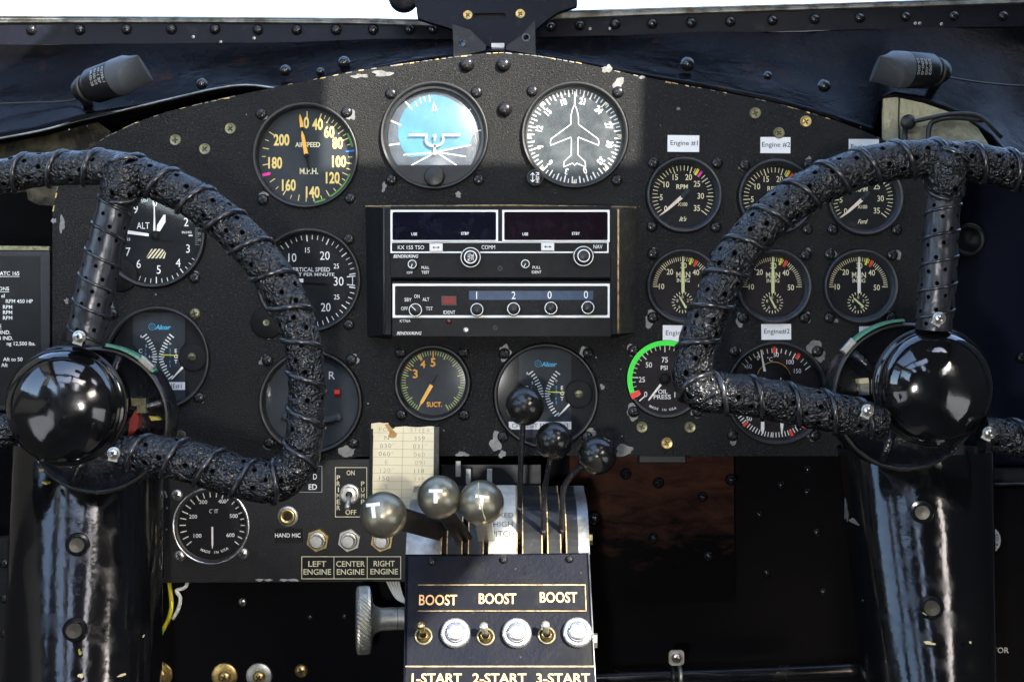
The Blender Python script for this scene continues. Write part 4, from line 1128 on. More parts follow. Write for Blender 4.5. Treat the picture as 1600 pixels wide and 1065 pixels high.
# manifold pressure
def man(px, py, label, sub_a, dial):
    t, M, db, gb = gauge('manifold_pressure_gauge', label, px, py, 58.5, 47.5, [(px - 48, py - 50), (px + 50, py - 49), (px - 48, py + 49), (px + 48, py + 49)], bez='bezel_blue_black', dial=dial, group='manifold pressure gauges in the middle row', dr=9, lip=9)
    for s_, x, y in (('10', -33, 0), ('20', -20, 23), ('30', 1.5, 33), ('40', 21, 22), ('50', 29, -1)): text(db, s_, x, y, 8.4, 'print_cream', M, Z2, sx=.85, bold=.01)
    text(db, 'MAN', 1, 18.5, 8.6, 'print_cream', M, Z2, width=22, bold=.015); text(db, 'IN HG', 1, 9.5, 5.6, 'print_cream', M, Z2, width=20, bold=.015)
    for k in range(41):
        a = -90 + k * 4.5
        tick(db, a, 37.5 if k % 10 == 0 else 40, 46.5, 1.3 if k % 10 == 0 else 1.0, 'print_cream', M, Z1)
    tick(db, 18, 36, 47, 3.6, 'mark_yellow', M, Z3); tick(db, 29, 36, 47, 3.8, 'mark_red', M, Z3)
    Ms = M @ Matrix.Translation((0, -25, 0))
    for k in range(20): tick(db, k * 18, 12 if k % 2 == 0 else 13, 17, 1.2, 'print_cream', Ms, Z1)
    for i, s_ in enumerate('02468'): text(db, s_, 8.6 * math.sin(R(i * 72)), 8.6 * math.cos(R(i * 72)), 4.6, 'print_cream', Ms, Z1, bold=0)
    nb = MB(); nb.prism([(-2.4, -10), (2.4, -10), (2.5, 18), (.9, 47), (-.9, 47), (-2.5, 18)], NZ, NZ + .8, 'needle_lime' if dial == 'dial_brown' else 'needle_white', M)
    n2 = MB(); n2.prism(needle_pts(sub_a, -10, 12, 3, 2.4, 4), NZ - 1.5, NZ - .8, 'needle_lime', Ms)
    finish(t, db, gb, [nb, n2])
man(1068, 447, 'leftmost manifold pressure gauge, partly behind the wrapped rim', -30, 'dial_brown')
man(1209, 447.5, 'middle manifold pressure gauge, clear of the wheel with a reddish sheen', -27, 'dial_brown')
man(1344, 447.5, 'manifold pressure gauge farthest right, beside the perforated spoke', -48, 'dial_black')
# oil pressure
t, M, db, gb = gauge('oil_pressure_gauge', 'oil pressure gauge with a broad bright green arc', 1040, 592, 61.5, 55, [(990, 547), (1090, 545), (990, 643), (1090, 643)], dial='dial_brown', lip=4)
for s_, x, y in (('0', -30, -24), ('25', -36, -1), ('50', -25, 22), ('75', 0, 30), ('100', 25, 22), ('125', 36, -1), ('150', 22, -25)): text(db, s_, x, y, 8, 'print_white', M, Z2, sx=.9, bold=.01)
text(db, 'PSI', -1, 17.5, 6.6, 'print_white', M, Z2, bold=.01); text(db, 'OIL', -3, -20, 6.6, 'print_white', M, Z2, bold=.01); text(db, 'PRESS', -4, -28.3, 6.6, 'print_white', M, Z2, width=27, bold=.01)
arc_text(db, 'MADE IN USA', 48.5, 184, 3.6, 'print_white', M, Z2, step=4)
for k in range(31):
    a = -131 + k * 8.75
    tick(db, a, 42 if k % 5 == 0 else 46, 53, 1.7 if k % 5 == 0 else 1.3, 'print_white', M, Z1)
nb = MB(); nb.prism(needle_pts(218, 11, 43, 3.4, 2.6, 3), NZ, NZ + .8, 'needle_white', M); nb.revolve([(9, NZ - 2), (9, NZ + 1), (0, NZ + 1.4)], 'dial_black', M, 24)
def _band():
    gbm = MB(); band(gbm, -112, 60, 52.5, 60.5, 'mark_green', M, 4.3); band(gbm, -121, -112, 45, 61, 'mark_red', M, 4.4, 6)
    part('range_band', gbm, t)
finish(t, db, gb, [nb], _band)
# triple oil gauge
t, M, db, gb = gauge('oil_temperature_gauge', 'large three needle oil gauge with red marks behind the lower arm of the right wheel', 1213, 614, 81, 72, [(1147, 549), (1277, 549), (1145, 680), (1273, 680)], dial='dial_brown')
for s_, x, y in (('-50', -42, 41.5), ('0', -26.5, 55), ('50', 2, 60), ('100', 24, 48.5), ('150', 35.5, 34.5), ('50', -40.5, -40.5), ('100', -52, -20), ('75', 30, -48), ('100', 48, -20)): text(db, s_, x, y, 6.8, 'print_white', M, Z2, sx=.9, bold=.005)
text(db, '°C', -8, 53, 6, 'print_white', M, Z2, bold=.005); text(db, 'OIL', -6, 44.5, 6.4, 'print_white', M, Z2, bold=.005)
for k in range(17):
    a = -48 + k * 6.3
    tick(db, a, 60 if k % 4 == 0 else 63, 70, 1.5 if k % 4 == 0 else 1.1, 'print_white', M, Z1)
for k in range(14):
    for b0 in (128, 185):
        a = b0 + k * 4.2
        tick(db, a, 62, 70, 1.3, 'print_white', M, Z1)
for x, y, a in ((-1, 69, -2), (35, 56, 32), (-47.5, -49.7, 224), (24, -59, 157), (40, -46, 138)): tick(db, math.degrees(math.atan2(x, y)), 63, 73, 4.5, 'mark_red', M, Z3)
db.revolve([(26, DIALZ), (26, DIALZ + 3), (0, DIALZ + 3.4)], 'dial_black', M @ Matrix.Translation((-2, 22, 0)), 32)
band(db, -75, 75, 25.5, 27, 'print_orange', M @ Matrix.Translation((-2, 22, 0)), Z1 + 1)
for k in range(7): db.box(8 + k * 3.8, 9.2 + k * 3.8, 16 - k * .6, (24 if k == 0 else 21) - k, Z1 + 3, Z1 + 3.4, 'print_white', M)
n1 = MB(); n1.prism([(-19, 34), (-15, 34), (-22.5, 68), (-23.5, 68)], NZ, NZ + .8, 'needle_white', M)
n2 = MB(); n2.prism([(-22.5, -30), (-18, -30), (-17.5, -56), (-19.5, -64), (-21, -64), (-23, -56)], NZ, NZ + .8, 'needle_white', M)
n3 = MB(); n3.prism([(8, -30), (13, -30), (12.5, -50), (10.5, -64), (9, -64), (7.5, -50)], NZ, NZ + .8, 'needle_white', M)
finish(t, db, gb, [n1, n2, n3])

# paper labels stuck on the panel
def plabel(x0, x1, y0, y1, s_, label, slant=0.0, wd=.84, align='C'):
    mb = MB(); Ml = frame((x0 + x1) / 2, (y0 + y1) / 2, 0.0, rot=R(slant))
    hx, hy = (x1 - x0) / 2, (y1 - y0) / 2
    mb.box(-hx, hx, -hy, hy, 0.1, 0.5, 'label_paper', Ml)
    text(mb, s_, 1, 1, 7.3, 'print_ink', Ml, 0.8, width=(x1 - x0) * wd, bold=.004)
    solo('paper_label', mb, label, 'label', W((x0 + x1) / 2, y1, 0), 'engine number labels')
plabel(1043, 1092.5, 211.5, 237.5, 'Engine #1', 'white paper label reading Engine #1 above the tachometers', -.6, .86)
plabel(1188, 1235, 214.5, 239.5, 'Engine #2', 'white paper label reading Engine #2 above the tachometers', -.4, .94)
plabel(1326, 1373, 217.5, 243, 'Engine #3', 'white paper label cut off by the wrapped rim at the top right', -.3, .9)
plabel(1035.5, 1082, 508, 533.5, 'Engine#1', 'white paper label over the oil pressure gauge, half behind the rim', -.3, .84)
plabel(1189.5, 1236, 506, 530.5, 'Engine#2', 'white paper label reading Engine#2 over the three needle oil gauge', .4, .86)
plabel(1342.5, 1389, 509.5, 535, 'Engine#3', 'white paper label peeping out above the right wheel hub', 1.0, .9)

# ================================================================== radio stack
RD = 0.030
FR = frame(780, 425, RD)
def ru(u, v): return (560 + u / 3.5556 - 780, 425 - (310 + v / 3.5556))
def rbox(u0, u1, v0, v1):
    (x0, y1), (x1, y0) = ru(u0, v0), ru(u1, v1)
    return x0, x1, y0, y1
t = thing('radio_housing', 'black metal surround with slanted sides holding the two radios', 'housing', W(780, 525, 0))
mb = MB()
def quad3(mb, pts, m): mb.add(pts, [tuple(range(len(pts)))], m)
L0, L1 = W(571, 323, 0.0005), W(574, 526, 0.0005)
L2, L3 = W(600, 325, RD - .002), W(600, 522, RD - .002)
L4, L5 = W(611, 325, RD - .001), W(611, 523, RD - .001)
quad3(mb, [L0, L1, L3, L2], 'radio_side')
quad3(mb, [L2, L3, L5, L4], 'radio_side')
quad3(mb, [W(571, 323, 0), L2, L4, W(611, 323, 0)], 'radio_side_worn'); quad3(mb, [L1, W(611, 530, 0), L5, L3], 'radio_side')
part('side_plate', mb, t)
mb = MB()
R0, R1 = W(994, 325, 0.0005), W(991, 519, 0.0005)
R2, R3 = W(966, 327, RD - .002), W(966, 521, RD - .002)
R4, R5 = W(954, 325, RD - .001), W(954, 522, RD - .001)
quad3(mb, [R0, R2, R3, R1], 'radio_side_worn')
quad3(mb, [R2, R4, R5, R3], 'radio_side')
quad3(mb, [W(994, 323, 0), W(954, 323, 0), R4, R2], 'radio_side_worn'); quad3(mb, [R1, R3, R5, W(954, 530, 0)], 'radio_side')
part('side_plate', mb, t)
mb = MB()
mb.tube([L2 + Vector((0, -.0004, 0)), L3 + Vector((0, -.0004, 0))], 0.0007, 'bezel_edge', 8); mb.tube([R2 + Vector((0, -.0004, 0)), R3 + Vector((0, -.0004, 0))], 0.0008, 'worn_edge', 8)
mb.tube([W(571, 322.5, 0.001), W(800, 321, .002), W(994, 324, 0.001)], 0.0007, 'worn_edge', 8)
part('worn_edge', mb, t)

def knob(parent, u, v, r, mat_='bezel_black', ring=.72, h=14, knurl=0, name='knob', inner=None, mark=None):
    x, y = ru(u, v); r = r / 3.5556
    Mk = FR @ Matrix.Translation((x, y, 0))
    mb = MB()
    if knurl:
        n = knurl * 2; vs = []; fs = []
        for i in range(n):
            a = 2 * math.pi * i / n; rr = r * (1.0 if i % 2 else .93)
            vs += [(rr * math.cos(a), rr * math.sin(a), 0), (rr * math.cos(a), rr * math.sin(a), h * .75), (r * .86 * math.cos(a), r * .86 * math.sin(a), h * .85)]
        for i in range(n):
            i2 = (i + 1) % n
            for j in range(2): fs.append((3 * i + j, 3 * i2 + j, 3 * i2 + j + 1, 3 * i + j + 1))
        mb.add(vs, fs, mat_, Mk)
        mb.revolve([(r * .86, h * .85), (r * .84, h), (0, h)], mat_, Mk, 32)
    else:
        mb.revolve([(r, 0), (r * .95, h * .8), (r * .88, h), (0, h + .1)], mat_, Mk, 32)
    mb.lathe([(r * ring + 1.1, h + .12), (r * ring, h + .12)], 'print_white', Mk, 32)
    zt = h
    if inner:
        ri, hi = r * inner, h * 1.55
        mb.revolve([(ri, h), (ri * .97, hi - .5), (ri * .93, hi), (0, hi + .05)], mat_, Mk, 32)
        mb.lathe([(ri * .93, hi + .1), (ri * .78, hi + .1)], 'print_white', Mk, 32)
        zt = hi
    if mark is not None:
        a = R(mark)
        line(mb, [(0, 0), (r * ring * math.sin(a), r * ring * math.cos(a))] if not inner else [(0, 0), (1, 1)], 1.2, 'print_white', Mk, zt + .25)
    k_ = part(name, mb, parent)
    return k_, Mk, zt

t = thing('nav_com_radio', 'upper radio with two dark windows and white outlined controls, in the middle of the panel', 'radio', W(780, 432, RD))
mb = MB(); mb.box(*rbox(178, 1402, 42, 440), -12, 0, 'radio_face', FR, bev=.8)
z = 0.25
def rtext(s_, u, v, h, m='print_white', **k): text(mb, s_, *ru(u, v), h / 3.5556, m, FR, k.pop('z', z), **k)
def rframe(u0, u1, v0, v1, wd, rad=2.4, rin=2.5):
    x0, x1, y0, y1 = rbox(u0, u1, v0, v1); wd = wd / 3.5556
    outline(mb, rrect(x0, x1, y0, y1, .6), rrect(x0 + wd, x1 - wd, y0 + wd, y1 - wd, rin), 'print_white', FR, z)
rframe(178, 776, 64, 243, 11); rframe(799, 1396, 64, 243, 11); rframe(178, 1390, 238.5, 303, 8, rin=2)
rtext('KX 155 TSO', 292, 272, 21, width=41, bold=.0); rtext('COMM', 722, 271, 22, width=21, bold=.0); rtext('NAV', 1331, 268, 22, width=14, bold=0)
rtext('BENDIX/KING', 264, 321, 17, width=39, shear=.3, bold=.012)
rtext('OFF', 285, 412, 13, width=9); rtext('PULL', 372, 384, 15, width=12); rtext('TEST', 372, 410, 15, width=12); rtext('PULL', 990, 383, 15, width=12.5); rtext('IDENT', 990, 409, 15, width=15)
mb.lathe([(3.8, .3), (2.9, .3)], 'bezel_edge', FR @ Matrix.Translation((*ru(787, 388), 0)), 24); mb.disc(2.9, .2, 'recess_dark', FR @ Matrix.Translation((*ru(787, 388), 0)), 20)
part('faceplate', mb, t)
for (u0, u1), mm, us, st in (((190, 764), 'display_glass', 310, 593), ((811, 1384), 'display_wine', 927, 1208)):
    mb = MB(); x0, x1, y0, y1 = rbox(u0, u1, 76, 231)
    mb.prism(rrect(x0, x1, y0, y1, 2.4), -3, .15, mm, FR)
    dsp = part('display', mb, t)
    mb = MB(); rtext('USE', us, 198, 15, width=9, bold=.02, z=.45); rtext('STBY', st, 195, 15, width=12.5, bold=.02, z=.45)
    part('lettering', mb, dsp)
for u0, u1, v0, v1 in ((396, 469, 252, 295), (1015, 1088, 248, 292)):
    mb = MB(); x0, x1, y0, y1 = rbox(u0, u1, v0, v1)
    mb.box(x0, x1, y0, y1, 0, 5, 'button_white', FR, bev=1.0)
    cx_, cy_ = (x0 + x1) / 2, (y0 + y1) / 2
    line(mb, [(cx_ - 4.5, cy_), (cx_ + 4.5, cy_)], 1.1, 'print_ink', FR, 5.2)
    for q in (-1, 1): mb.poly([(cx_ + q * 6, cy_), (cx_ + q * 2.6, cy_ + 2.2), (cx_ + q * 2.6, cy_ - 2.2)], 5.25, 'print_ink', FR)
    part('swap_button', mb, t)
knob(t, 303, 368, 29, h=12, ring=.7, mark=200); knob(t, 927, 366, 27, h=12, ring=.72, mark=205)
kb_, Mk, zt = knob(t, 625, 330, 61, h=11, knurl=26, ring=.84, inner=.64)
mb = MB(); text(mb, 'PULL', -2.4, 0, 4, 'print_white', Mk, zt + .3, rot=math.pi / 2, width=12); text(mb, '25K', 3, 0, 4, 'print_white', Mk, zt + .3, rot=math.pi / 2, width=10)
part('lettering', mb, kb_)
knob(t, 1248, 323, 61, h=11, knurl=26, ring=.84, inner=.62)

t = thing('transponder', 'lower radio set to 1200 with four digit knobs and a red ident window', 'radio', W(780, 524, RD))
mb = MB(); mb.box(*rbox(186, 1405, 459, 768), -12, 0, 'radio_face', FR, bev=.8)
rframe(190, 1396, 473, 662, 13, rin=2.2)
for s_, u, v, wd in (('SBY', 276, 562, 11), ('ON', 325, 543, 8.5), ('ALT', 375, 560, 10.5), ('OFF', 256, 611, 10.5), ('TST', 394, 611, 11), ('IDENT', 505, 632, 18.5)): rtext(s_, u, v, 19, width=wd, bold=.0)
rtext('KT76A', 260, 680, 15, width=16.5, bold=0); rtext('BENDIX/KING', 282, 748, 17, width=39, shear=.3, bold=.012)
mb.disc(2.6, .2, 'recess_dark', FR @ Matrix.Translation((*ru(760, 718), 0)), 20); mb.lathe([(3.4, .3), (2.6, .3)], 'bezel_edge', FR @ Matrix.Translation((*ru(760, 718), 0)), 20)
part('faceplate', mb, t)
mb = MB()   # bevelled digit bay
o = [ru(550, 489), ru(1385, 489), ru(1385, 644), ru(550, 644)]; i_ = [ru(615, 513), ru(1304, 513), ru(1304, 563), ru(615, 563)]
mb.add([(x, y, .3) for x, y in o] + [(x, y, .9 if k < 2 else .9) for k, (x, y) in enumerate(i_)], [(0, 4, 5, 1), (1, 5, 6, 2), (2, 6, 7, 3), (3, 7, 4, 0)], 'radio_side', FR)
line(mb, [ru(549, 487), ru(549, 645)], .7, 'recess_dark', FR, .5)
part('digit_bay', mb, t)
mb = MB(); x0, x1, y0, y1 = rbox(615, 1304, 513, 563); mb.box(x0, x1, y0, y1, .3, .8, 'digit_blue', FR)
for s_, u, v in (('1', 657, 538), ('2', 862, 538), ('0', 1062, 536), ('0', 1264, 534)): text(mb, s_, *ru(u, v), 11.5, 'print_white', FR, 1.1, bold=0, sx=.85)
part('code_window', mb, t)
for u, v in ((660, 618), (862, 614), (1068, 610), (1272, 607)): knob(t, u, v, 42, h=13, knurl=20, ring=.74)
knob(t, 320, 620, 40, h=12, knurl=18, ring=.8, mark=-45)
mb = MB(); x0, x1, y0, y1 = rbox(460, 547, 541, 595); mb.box(x0, x1, y0, y1, 0, 2.0, 'bezel_black', FR, bev=.6); mb.box(x0 + 2, x1 - 2, y0 + 2, y1 - 2, 1.5, 2.8, 'red_lens', FR, bev=.5); part('ident_button', mb, t)
mb = MB(); mb.ball(4.6, 'red_dark', FR @ Matrix.Translation((*ru(503, 682), 0)), sq=.7, z0=0.0); part('ident_lamp', mb, t)
mb = MB(); mb.ball(4.6, 'nickel', FR @ Matrix.Translation((*ru(598, 731), 0)), sq=.5, z0=0.0); part('locking_screw', mb, t)

# ================================================================== lower instrument panel
t = thing('lower_panel', 'small flat black sub panel under the main panel on the left, lettered and with switches', 'instrument panel', W(448, 905, -0.004))
LP = -0.004
FL = frame(CX, CY, LP)
mb = MB()
mb.prism(pxpoly([(254, 717), (644, 717), (644, 905), (560, 906), (430, 907), (256, 908)]), -5, 0, 'sub_panel_paint', FL, holes=[pxpoly(circ(330.5, 820.5, 59, 64))])
mb.prism(pxpoly([(252, 905), (640, 903), (640, 909), (252, 911)]), -30, -5.2, 'sub_panel_paint', FL)
rnd = random.Random(11)
for i in range(14):
    x = rnd.choice([rnd.uniform(400, 470), rnd.uniform(258, 262)]); y = 905.5 if x > 300 else rnd.uniform(730, 830)
    mb.poly(blob(x - CX, CY - y, rnd.uniform(1, 2.4), i, 9, .5, 3 if x > 300 else .7), .3 + .01 * i, 'print_dim', FL)
part('plate', mb, t)
LPT = t
for px, py in ((277, 773), (281, 868), (380, 864)): fastener(t, 'pan_steel', px, py, LP, 9)
t, M, db, gb = gauge('temperature_gauge', 'chrome ringed temperature gauge numbered 100 to 600 on the lower panel', 330.5, 820.5, 59, 55, [], sub=LP, lip=3, bez='bezel_black')
for s_, x, y in (('100', 306, 838), ('200', 299, 808), ('300', 315, 785), ('400', 345, 784), ('500', 362.8, 807), ('600', 357.8, 837)): text(db, s_, x - 330.5, 820.5 - y, 5.8, 'print_white', M, Z2, width=12.5, bold=.01)
text(db, 'CHT', 1, 21, 6, 'print_white', M, Z2, width=14, bold=.01)
arc_text(db, 'MADE IN USA', 43.5, 177, 4, 'print_white', M, Z2, step=4.1)
for k in range(22):
    a = -128 + k * 12.2
    tick(db, a, 43, 53, 1.6, 'print_white', M, Z1)
nb = MB(); nb.prism([(-1.6, -3), (1.2, -3), (1.4, -30), (.2, -37), (-.4, -37), (-1.4, -30)], NZ, NZ + .8, 'needle_white', M); nb.prism([(-3.5, -2), (3.5, -2), (3.5, 24), (-1, 24)], NZ + .2, NZ + .9, 'dial_black', M)
rb = MB(); rb.lathe([(59.5, 2), (60, 4), (58.6, 4.6), (57.6, 4)], 'chrome', M, 72)
part('chrome_ring', rb, t)
finish(t, db, gb, [nb])

def placard(x0, x1, y0, y1, texts, label, d, border=None, base='placard_black', tm='print_cream', cat='placard', dividers=(), bold=.01, M=None, group=None):
    M = M or frame((x0 + x1) / 2, (y0 + y1) / 2, d)
    cx_, cy_ = (x0 + x1) / 2, (y0 + y1) / 2
    hx, hy = (x1 - x0) / 2, (y1 - y0) / 2
    mb = MB(); mb.box(-hx, hx, -hy, hy, .1, 1.2, base, M, bev=.3)
    if border: outline(mb, [(-hx + 1.2, -hy + 1.2), (hx - 1.2, -hy + 1.2), (hx - 1.2, hy - 1.2), (-hx + 1.2, hy - 1.2)], [(-hx + 2.3, -hy + 2.3), (hx - 2.3, -hy + 2.3), (hx - 2.3, hy - 2.3), (-hx + 2.3, hy - 2.3)], border, M, 1.45)
    for x in dividers: line(mb, [(x - cx_, -hy + 2), (x - cx_, hy - 2)], 1, border, M, 1.5)
    for s_, x, y, h, wd in texts: text(mb, s_, x - cx_, cy_ - y, h, tm, M, 1.5, width=wd, bold=bold)
    return solo('placard', mb, label, cat, W(cx_, cy_, d), group)
placard(470, 628, 867, 905, [('LEFT', 496, 880, 8.4, 28), ('ENGINE', 496, 892.5, 8.4, 43), ('CENTER', 548, 880, 8.4, 45), ('ENGINE', 548, 892.5, 8.4, 43), ('RIGHT', 600.5, 879.5, 8.4, 33), ('ENGINE', 600.5, 892, 8.4, 43)],
        'black placard reading LEFT ENGINE, CENTER ENGINE, RIGHT ENGINE', LP, border='print_cream', dividers=(522, 574))
pl = [('ON', 548, 738, 7.2, 12.5), ('OFF', 548.5, 799.5, 7.2, 17)]
for i, c in enumerate('PRIMER'): pl.append((c, 529, 745.5 + i * 9.4, 7, 2 if c == 'I' else 5.4))
for i, c in enumerate('PUMP'): pl.append((c, 567, 755 + i * 9.4, 7, 5.4))
placard(522.5, 575, 728, 808.5, pl, 'black placard reading PRIMER PUMP, ON and OFF round a toggle switch', LP, border='print_cream')
placard(430, 473, 825, 847, [('HAND MIC', 450, 835.5, 6.2, 40)], 'small black placard reading HAND MIC', LP, tm='print_white')
placard(440, 505, 726, 770, [('ED', 489, 760, 8.5, 13), ('D', 492.5, 744, 8.5, 6)], 'black placard mostly hidden behind the corner of the left wheel rim', LP, border='print_dim', tm='print_white')
# primer switch
FS = frame(547, 771, LP)
t = thing('toggle_switch', 'chrome toggle switch flicked down to OFF on the PRIMER PUMP placard', 'switch', W(547, 771, LP))
mb = MB(); mb.revolve([(16, 1), (16, 3), (14, 4.5), (12, 4.5)], 'nickel', FS, 32); mb.prism([(12.5 * math.cos(R(60 * i + 15)), 12.5 * math.sin(R(60 * i + 15))) for i in range(6)], 3, 7, 'nickel', FS); mb.lathe([(9, 7), (9, 11), (5.5, 11.4)], 'nickel', FS, 28); mb.disc(5.5, 9, 'recess_dark', FS)
part('bushing', mb, t)
mb = MB(); a, b = FS @ Vector((0, 3, 6)), FS @ Vector((0, -18, 28)); mb.tube([a, a + (b - a) * .5, a + (b - a) * .9, b, b + (b - a) * .05], [2.6 * S, 3.2 * S, 4.8 * S, 4.6 * S, 2.4 * S], 'nickel', 16)
part('bat_lever', mb, t)
# mic jack
FJ = frame(450, 806, LP)
mb = MB(); mb.revolve([(16, .5), (16, 2), (14.5, 3.2), (12.8, 3.4)], 'nickel', FJ, 40); mb.revolve([(12.8, 3.2), (12.4, 6), (10.5, 7), (8, 6.6), (6.5, 5)], 'brass', FJ, 36); mb.lathe([(6.5, 5), (5.6, 2)], 'recess_dark', FJ, 24); mb.disc(5.6, 2, 'recess_dark', FJ, 24)
solo('microphone_jack', mb, 'round brass socket above the HAND MIC placard', 'socket', W(450, 806, LP))
for px, lab, mm in ((497, 'left of the three hex nut push buttons, above LEFT ENGINE', 'brass'), (546, 'middle of the three hex nut push buttons, above CENTER ENGINE', 'nickel'), (597, 'right push button with hex nut, half hidden under a lever ball, above RIGHT ENGINE', 'brass')):
    FBn = frame(px, 843, LP)
    t = thing('push_button', lab, 'button', W(px, 843, LP), 'engine primer push buttons')
    mb = MB(); mb.prism([(18 * math.cos(R(60 * i + 20)), 18 * math.sin(R(60 * i + 20))) for i in range(6)], .3, 5, 'nickel' if mm == 'nickel' else 'screw_brass', FBn); mb.revolve([(13.5, 5), (13.2, 9), (11, 10), (9.6, 9.4)], 'nickel', FBn, 32)
    part('nut', mb, t)
    mb = MB(); mb.revolve([(9.6, 5), (9.6, 17), (8.8, 18.0)], 'nickel', FBn, 32); mb.lathe([(8.8, 18.0), (0, 18.2)], 'aluminium', FBn, 32, smooth=False)
    part('plunger', mb, t)

# compass deviation card
FC = frame(632, 730, 0.012, rot=R(-.6))
t = thing('deviation_card', 'yellowed handwritten compass card with a torn stained top edge', 'card', W(632, 800, 0.012))
mb = MB(); mb.box(-51, 54, -76, 62, -18, -1.2, 'bezel_black', FC, bev=1); mb.box(45.5, 54, -76, 64, -1.2, 1.2, 'radio_side_worn', FC, bev=.6); mb.box(-55, -49.5, -76, 60, -1.2, 1.0, 'radio_side', FC, bev=.6)
part('holder', mb, t)
top = [(-52.5, 68), (-40, 70), (-33, 69), (-26, 69.5), (-24, 62), (-18, 60), (-15, 63), (0, 64.5), (20, 63), (40, 65), (52.5, 63.5)]
outl = [(-50, -74), (45, -74), (45.5, 0), (46, 52), (52, 56)] + top[::-1] + [(-53, 53), (-49, 50), (-50, 0)]
mb = MB(); mb.prism(outl, -.6, 0, 'old_paper', FC)
mb.poly([(-32, 67), (-26, 68), (-18, 58), (-12, 52), (-14, 47), (-20, 47), (-22, 51), (-26, 58)], .15, 'paper_stain', FC)
mb.poly(blob(-20, 50, 5, 3), .2, 'paper_stain', FC)
for k in range(11): line(mb, [(-49, 54 - k * 12.6), (46, 53.6 - k * 12.6)], .5, 'pencil_faint', FC, .1)
line(mb, [(-2.5, 62), (-5, -74)], .6, 'pencil_faint', FC, .12); line(mb, [(28, 62), (27, -74)], .4, 'pencil_faint', FC, .12)
paper = part('paper', mb, t)
mb = MB()
rw = [('FOR', 'STEER'), ('N', '359'), ('030°', '031°'), ('060°', '060'), ('E', '091'), ('120°', '118'), ('150°', '148'), ('S', '181'), ('210', '209')]
for k, (a, b) in enumerate(rw):
    y = 59 - k * 12.7
    text(mb, a, -29 + (k % 3) * .8, y, 6.4, 'pencil' if k in (1, 2, 3, 6) else 'pencil_faint', FC, .3, bold=-.015, sx=1.2, rot=R((k % 3 - 1) * 2), space=1.15)
    text(mb, b, 24 - (k % 2), y - .5, 6.4, 'pencil' if k in (1, 2, 5) else 'pencil_faint', FC, .3, bold=-.018, sx=1.15, rot=R((k % 2) * 2 - 1), space=1.15)
part('handwriting', mb, paper)

# ================================================================== centre pedestal
A0, A1 = W(780, 866, 0.10), W(780, 1066, 0.14)
pn = (A0 - A1).normalized()                       # up the slope
PN = Vector((1, 0, 0)).cross(pn).normalized()
if PN.y > 0: PN = -PN
def onface(px, py):
    """the point of the sloping pedestal face seen at this photo pixel, as a frame lying on the face"""
    o = Vector((0, -D, 0)); r = (W(px, py, 0) - o)
    tt = (A0 - o).dot(PN) / r.dot(PN)
    p = o + r * tt
    k = S * (p.y + D) / D
    Mx = Matrix((Vector((1, 0, 0)), pn, PN)).transposed().to_4x4()
    return Matrix.Translation(p) @ Mx @ Matrix.Scale(k, 4)
t = thing('pedestal', 'dusty navy black centre pedestal box with boost and start switches', 'control pedestal', A1)
TL, TR = onface(635, 867).translation, onface(919, 863).translation
BL, BR = onface(632, 1066).translation, onface(930, 1066).translation
# carry the face on below the frame
ext = 0.16 / (A0 - A1).length
BL2 = TL + (BL - TL) * (1 + ext * .9); BR2 = TR + (BR - TR) * (1 + ext * .9)
mb = MB()
back = Vector((0, 0.085, -0.02))
e = 0.0022
def shell(mb, a, b, c, d_, m):
    """rounded-edge slab: a top left, b top right, c bottom right, d bottom left"""
    ins = 0.0016
    xa = Vector((ins, 0, 0)); up = pn * ins
    f = [a + xa - up, b - xa - up, c - xa, d_ + xa]
    f = [p + PN * ins for p in f]
    g = [a, b, c, d_]
    h = [p + back for p in g]
    vs = f + g + h
    mb.add(vs, [(3, 2, 1, 0)] + [((k + 1) % 4, k, 4 + k, 4 + (k + 1) % 4) for k in range(4)] + [(4 + (k + 1) % 4, 4 + k, 8 + k, 8 + (k + 1) % 4) for k in range(4)], m)
shell(mb, TL, TR, BR2, BL2, 'pedestal_paint')
body = part('body', mb, t)
zf = 0.0016 / K(.12)
# worn edges of the box
mb = MB()
mb.tube([TR + PN * .0012 + Vector((.0002, 0, 0)), TR + (BR2 - TR) * .3 + PN * .0012, BR2 + PN * .0012], .0006, 'steel_strip', 6)
mb.tube([TL + PN * .0012 - Vector((.0002, 0, 0)), BL2 + PN * .0012], .0005, 'sill_paint', 6)
part('corner_edge', mb, t)
for px, py in ((675, 878), (787, 875), (890, 874)):
    fastener(t, 'big_black', 0, 0, 0, 6.5, M=onface(px, py) @ Matrix.Translation((0, 0, zf)))
# BOOST strip
Mb = onface(784.5, 935) @ Matrix.Translation((0, 0, zf))
mb = MB(); mb.box(-130.5, 130.5, -20.5, 20.5, 0, 3.0, 'placard_navy', Mb, bev=.6)
for x0, x1, y0, y1 in ((-130.8, 130.8, 19.6, 20.9), (-130.8, 130.8, -20.9, -19.9), (129.6, 130.9, -20, 20)): mb.box(x0, x1, y0, y1, 1.2, 3.2, 'worn_edge', Mb)
for px, wd in ((685, 59), (777.5, 58), (872.5, 58)): text(mb, 'BOOST', px - 784.5, -1.2 + (px - 784.5) * .022, 15.6, 'print_gold', Mb, 3.2, width=wd, bold=.012)
solo('placard', mb, 'long navy placard reading BOOST three times in gold letters', 'placard', Mb.translation)
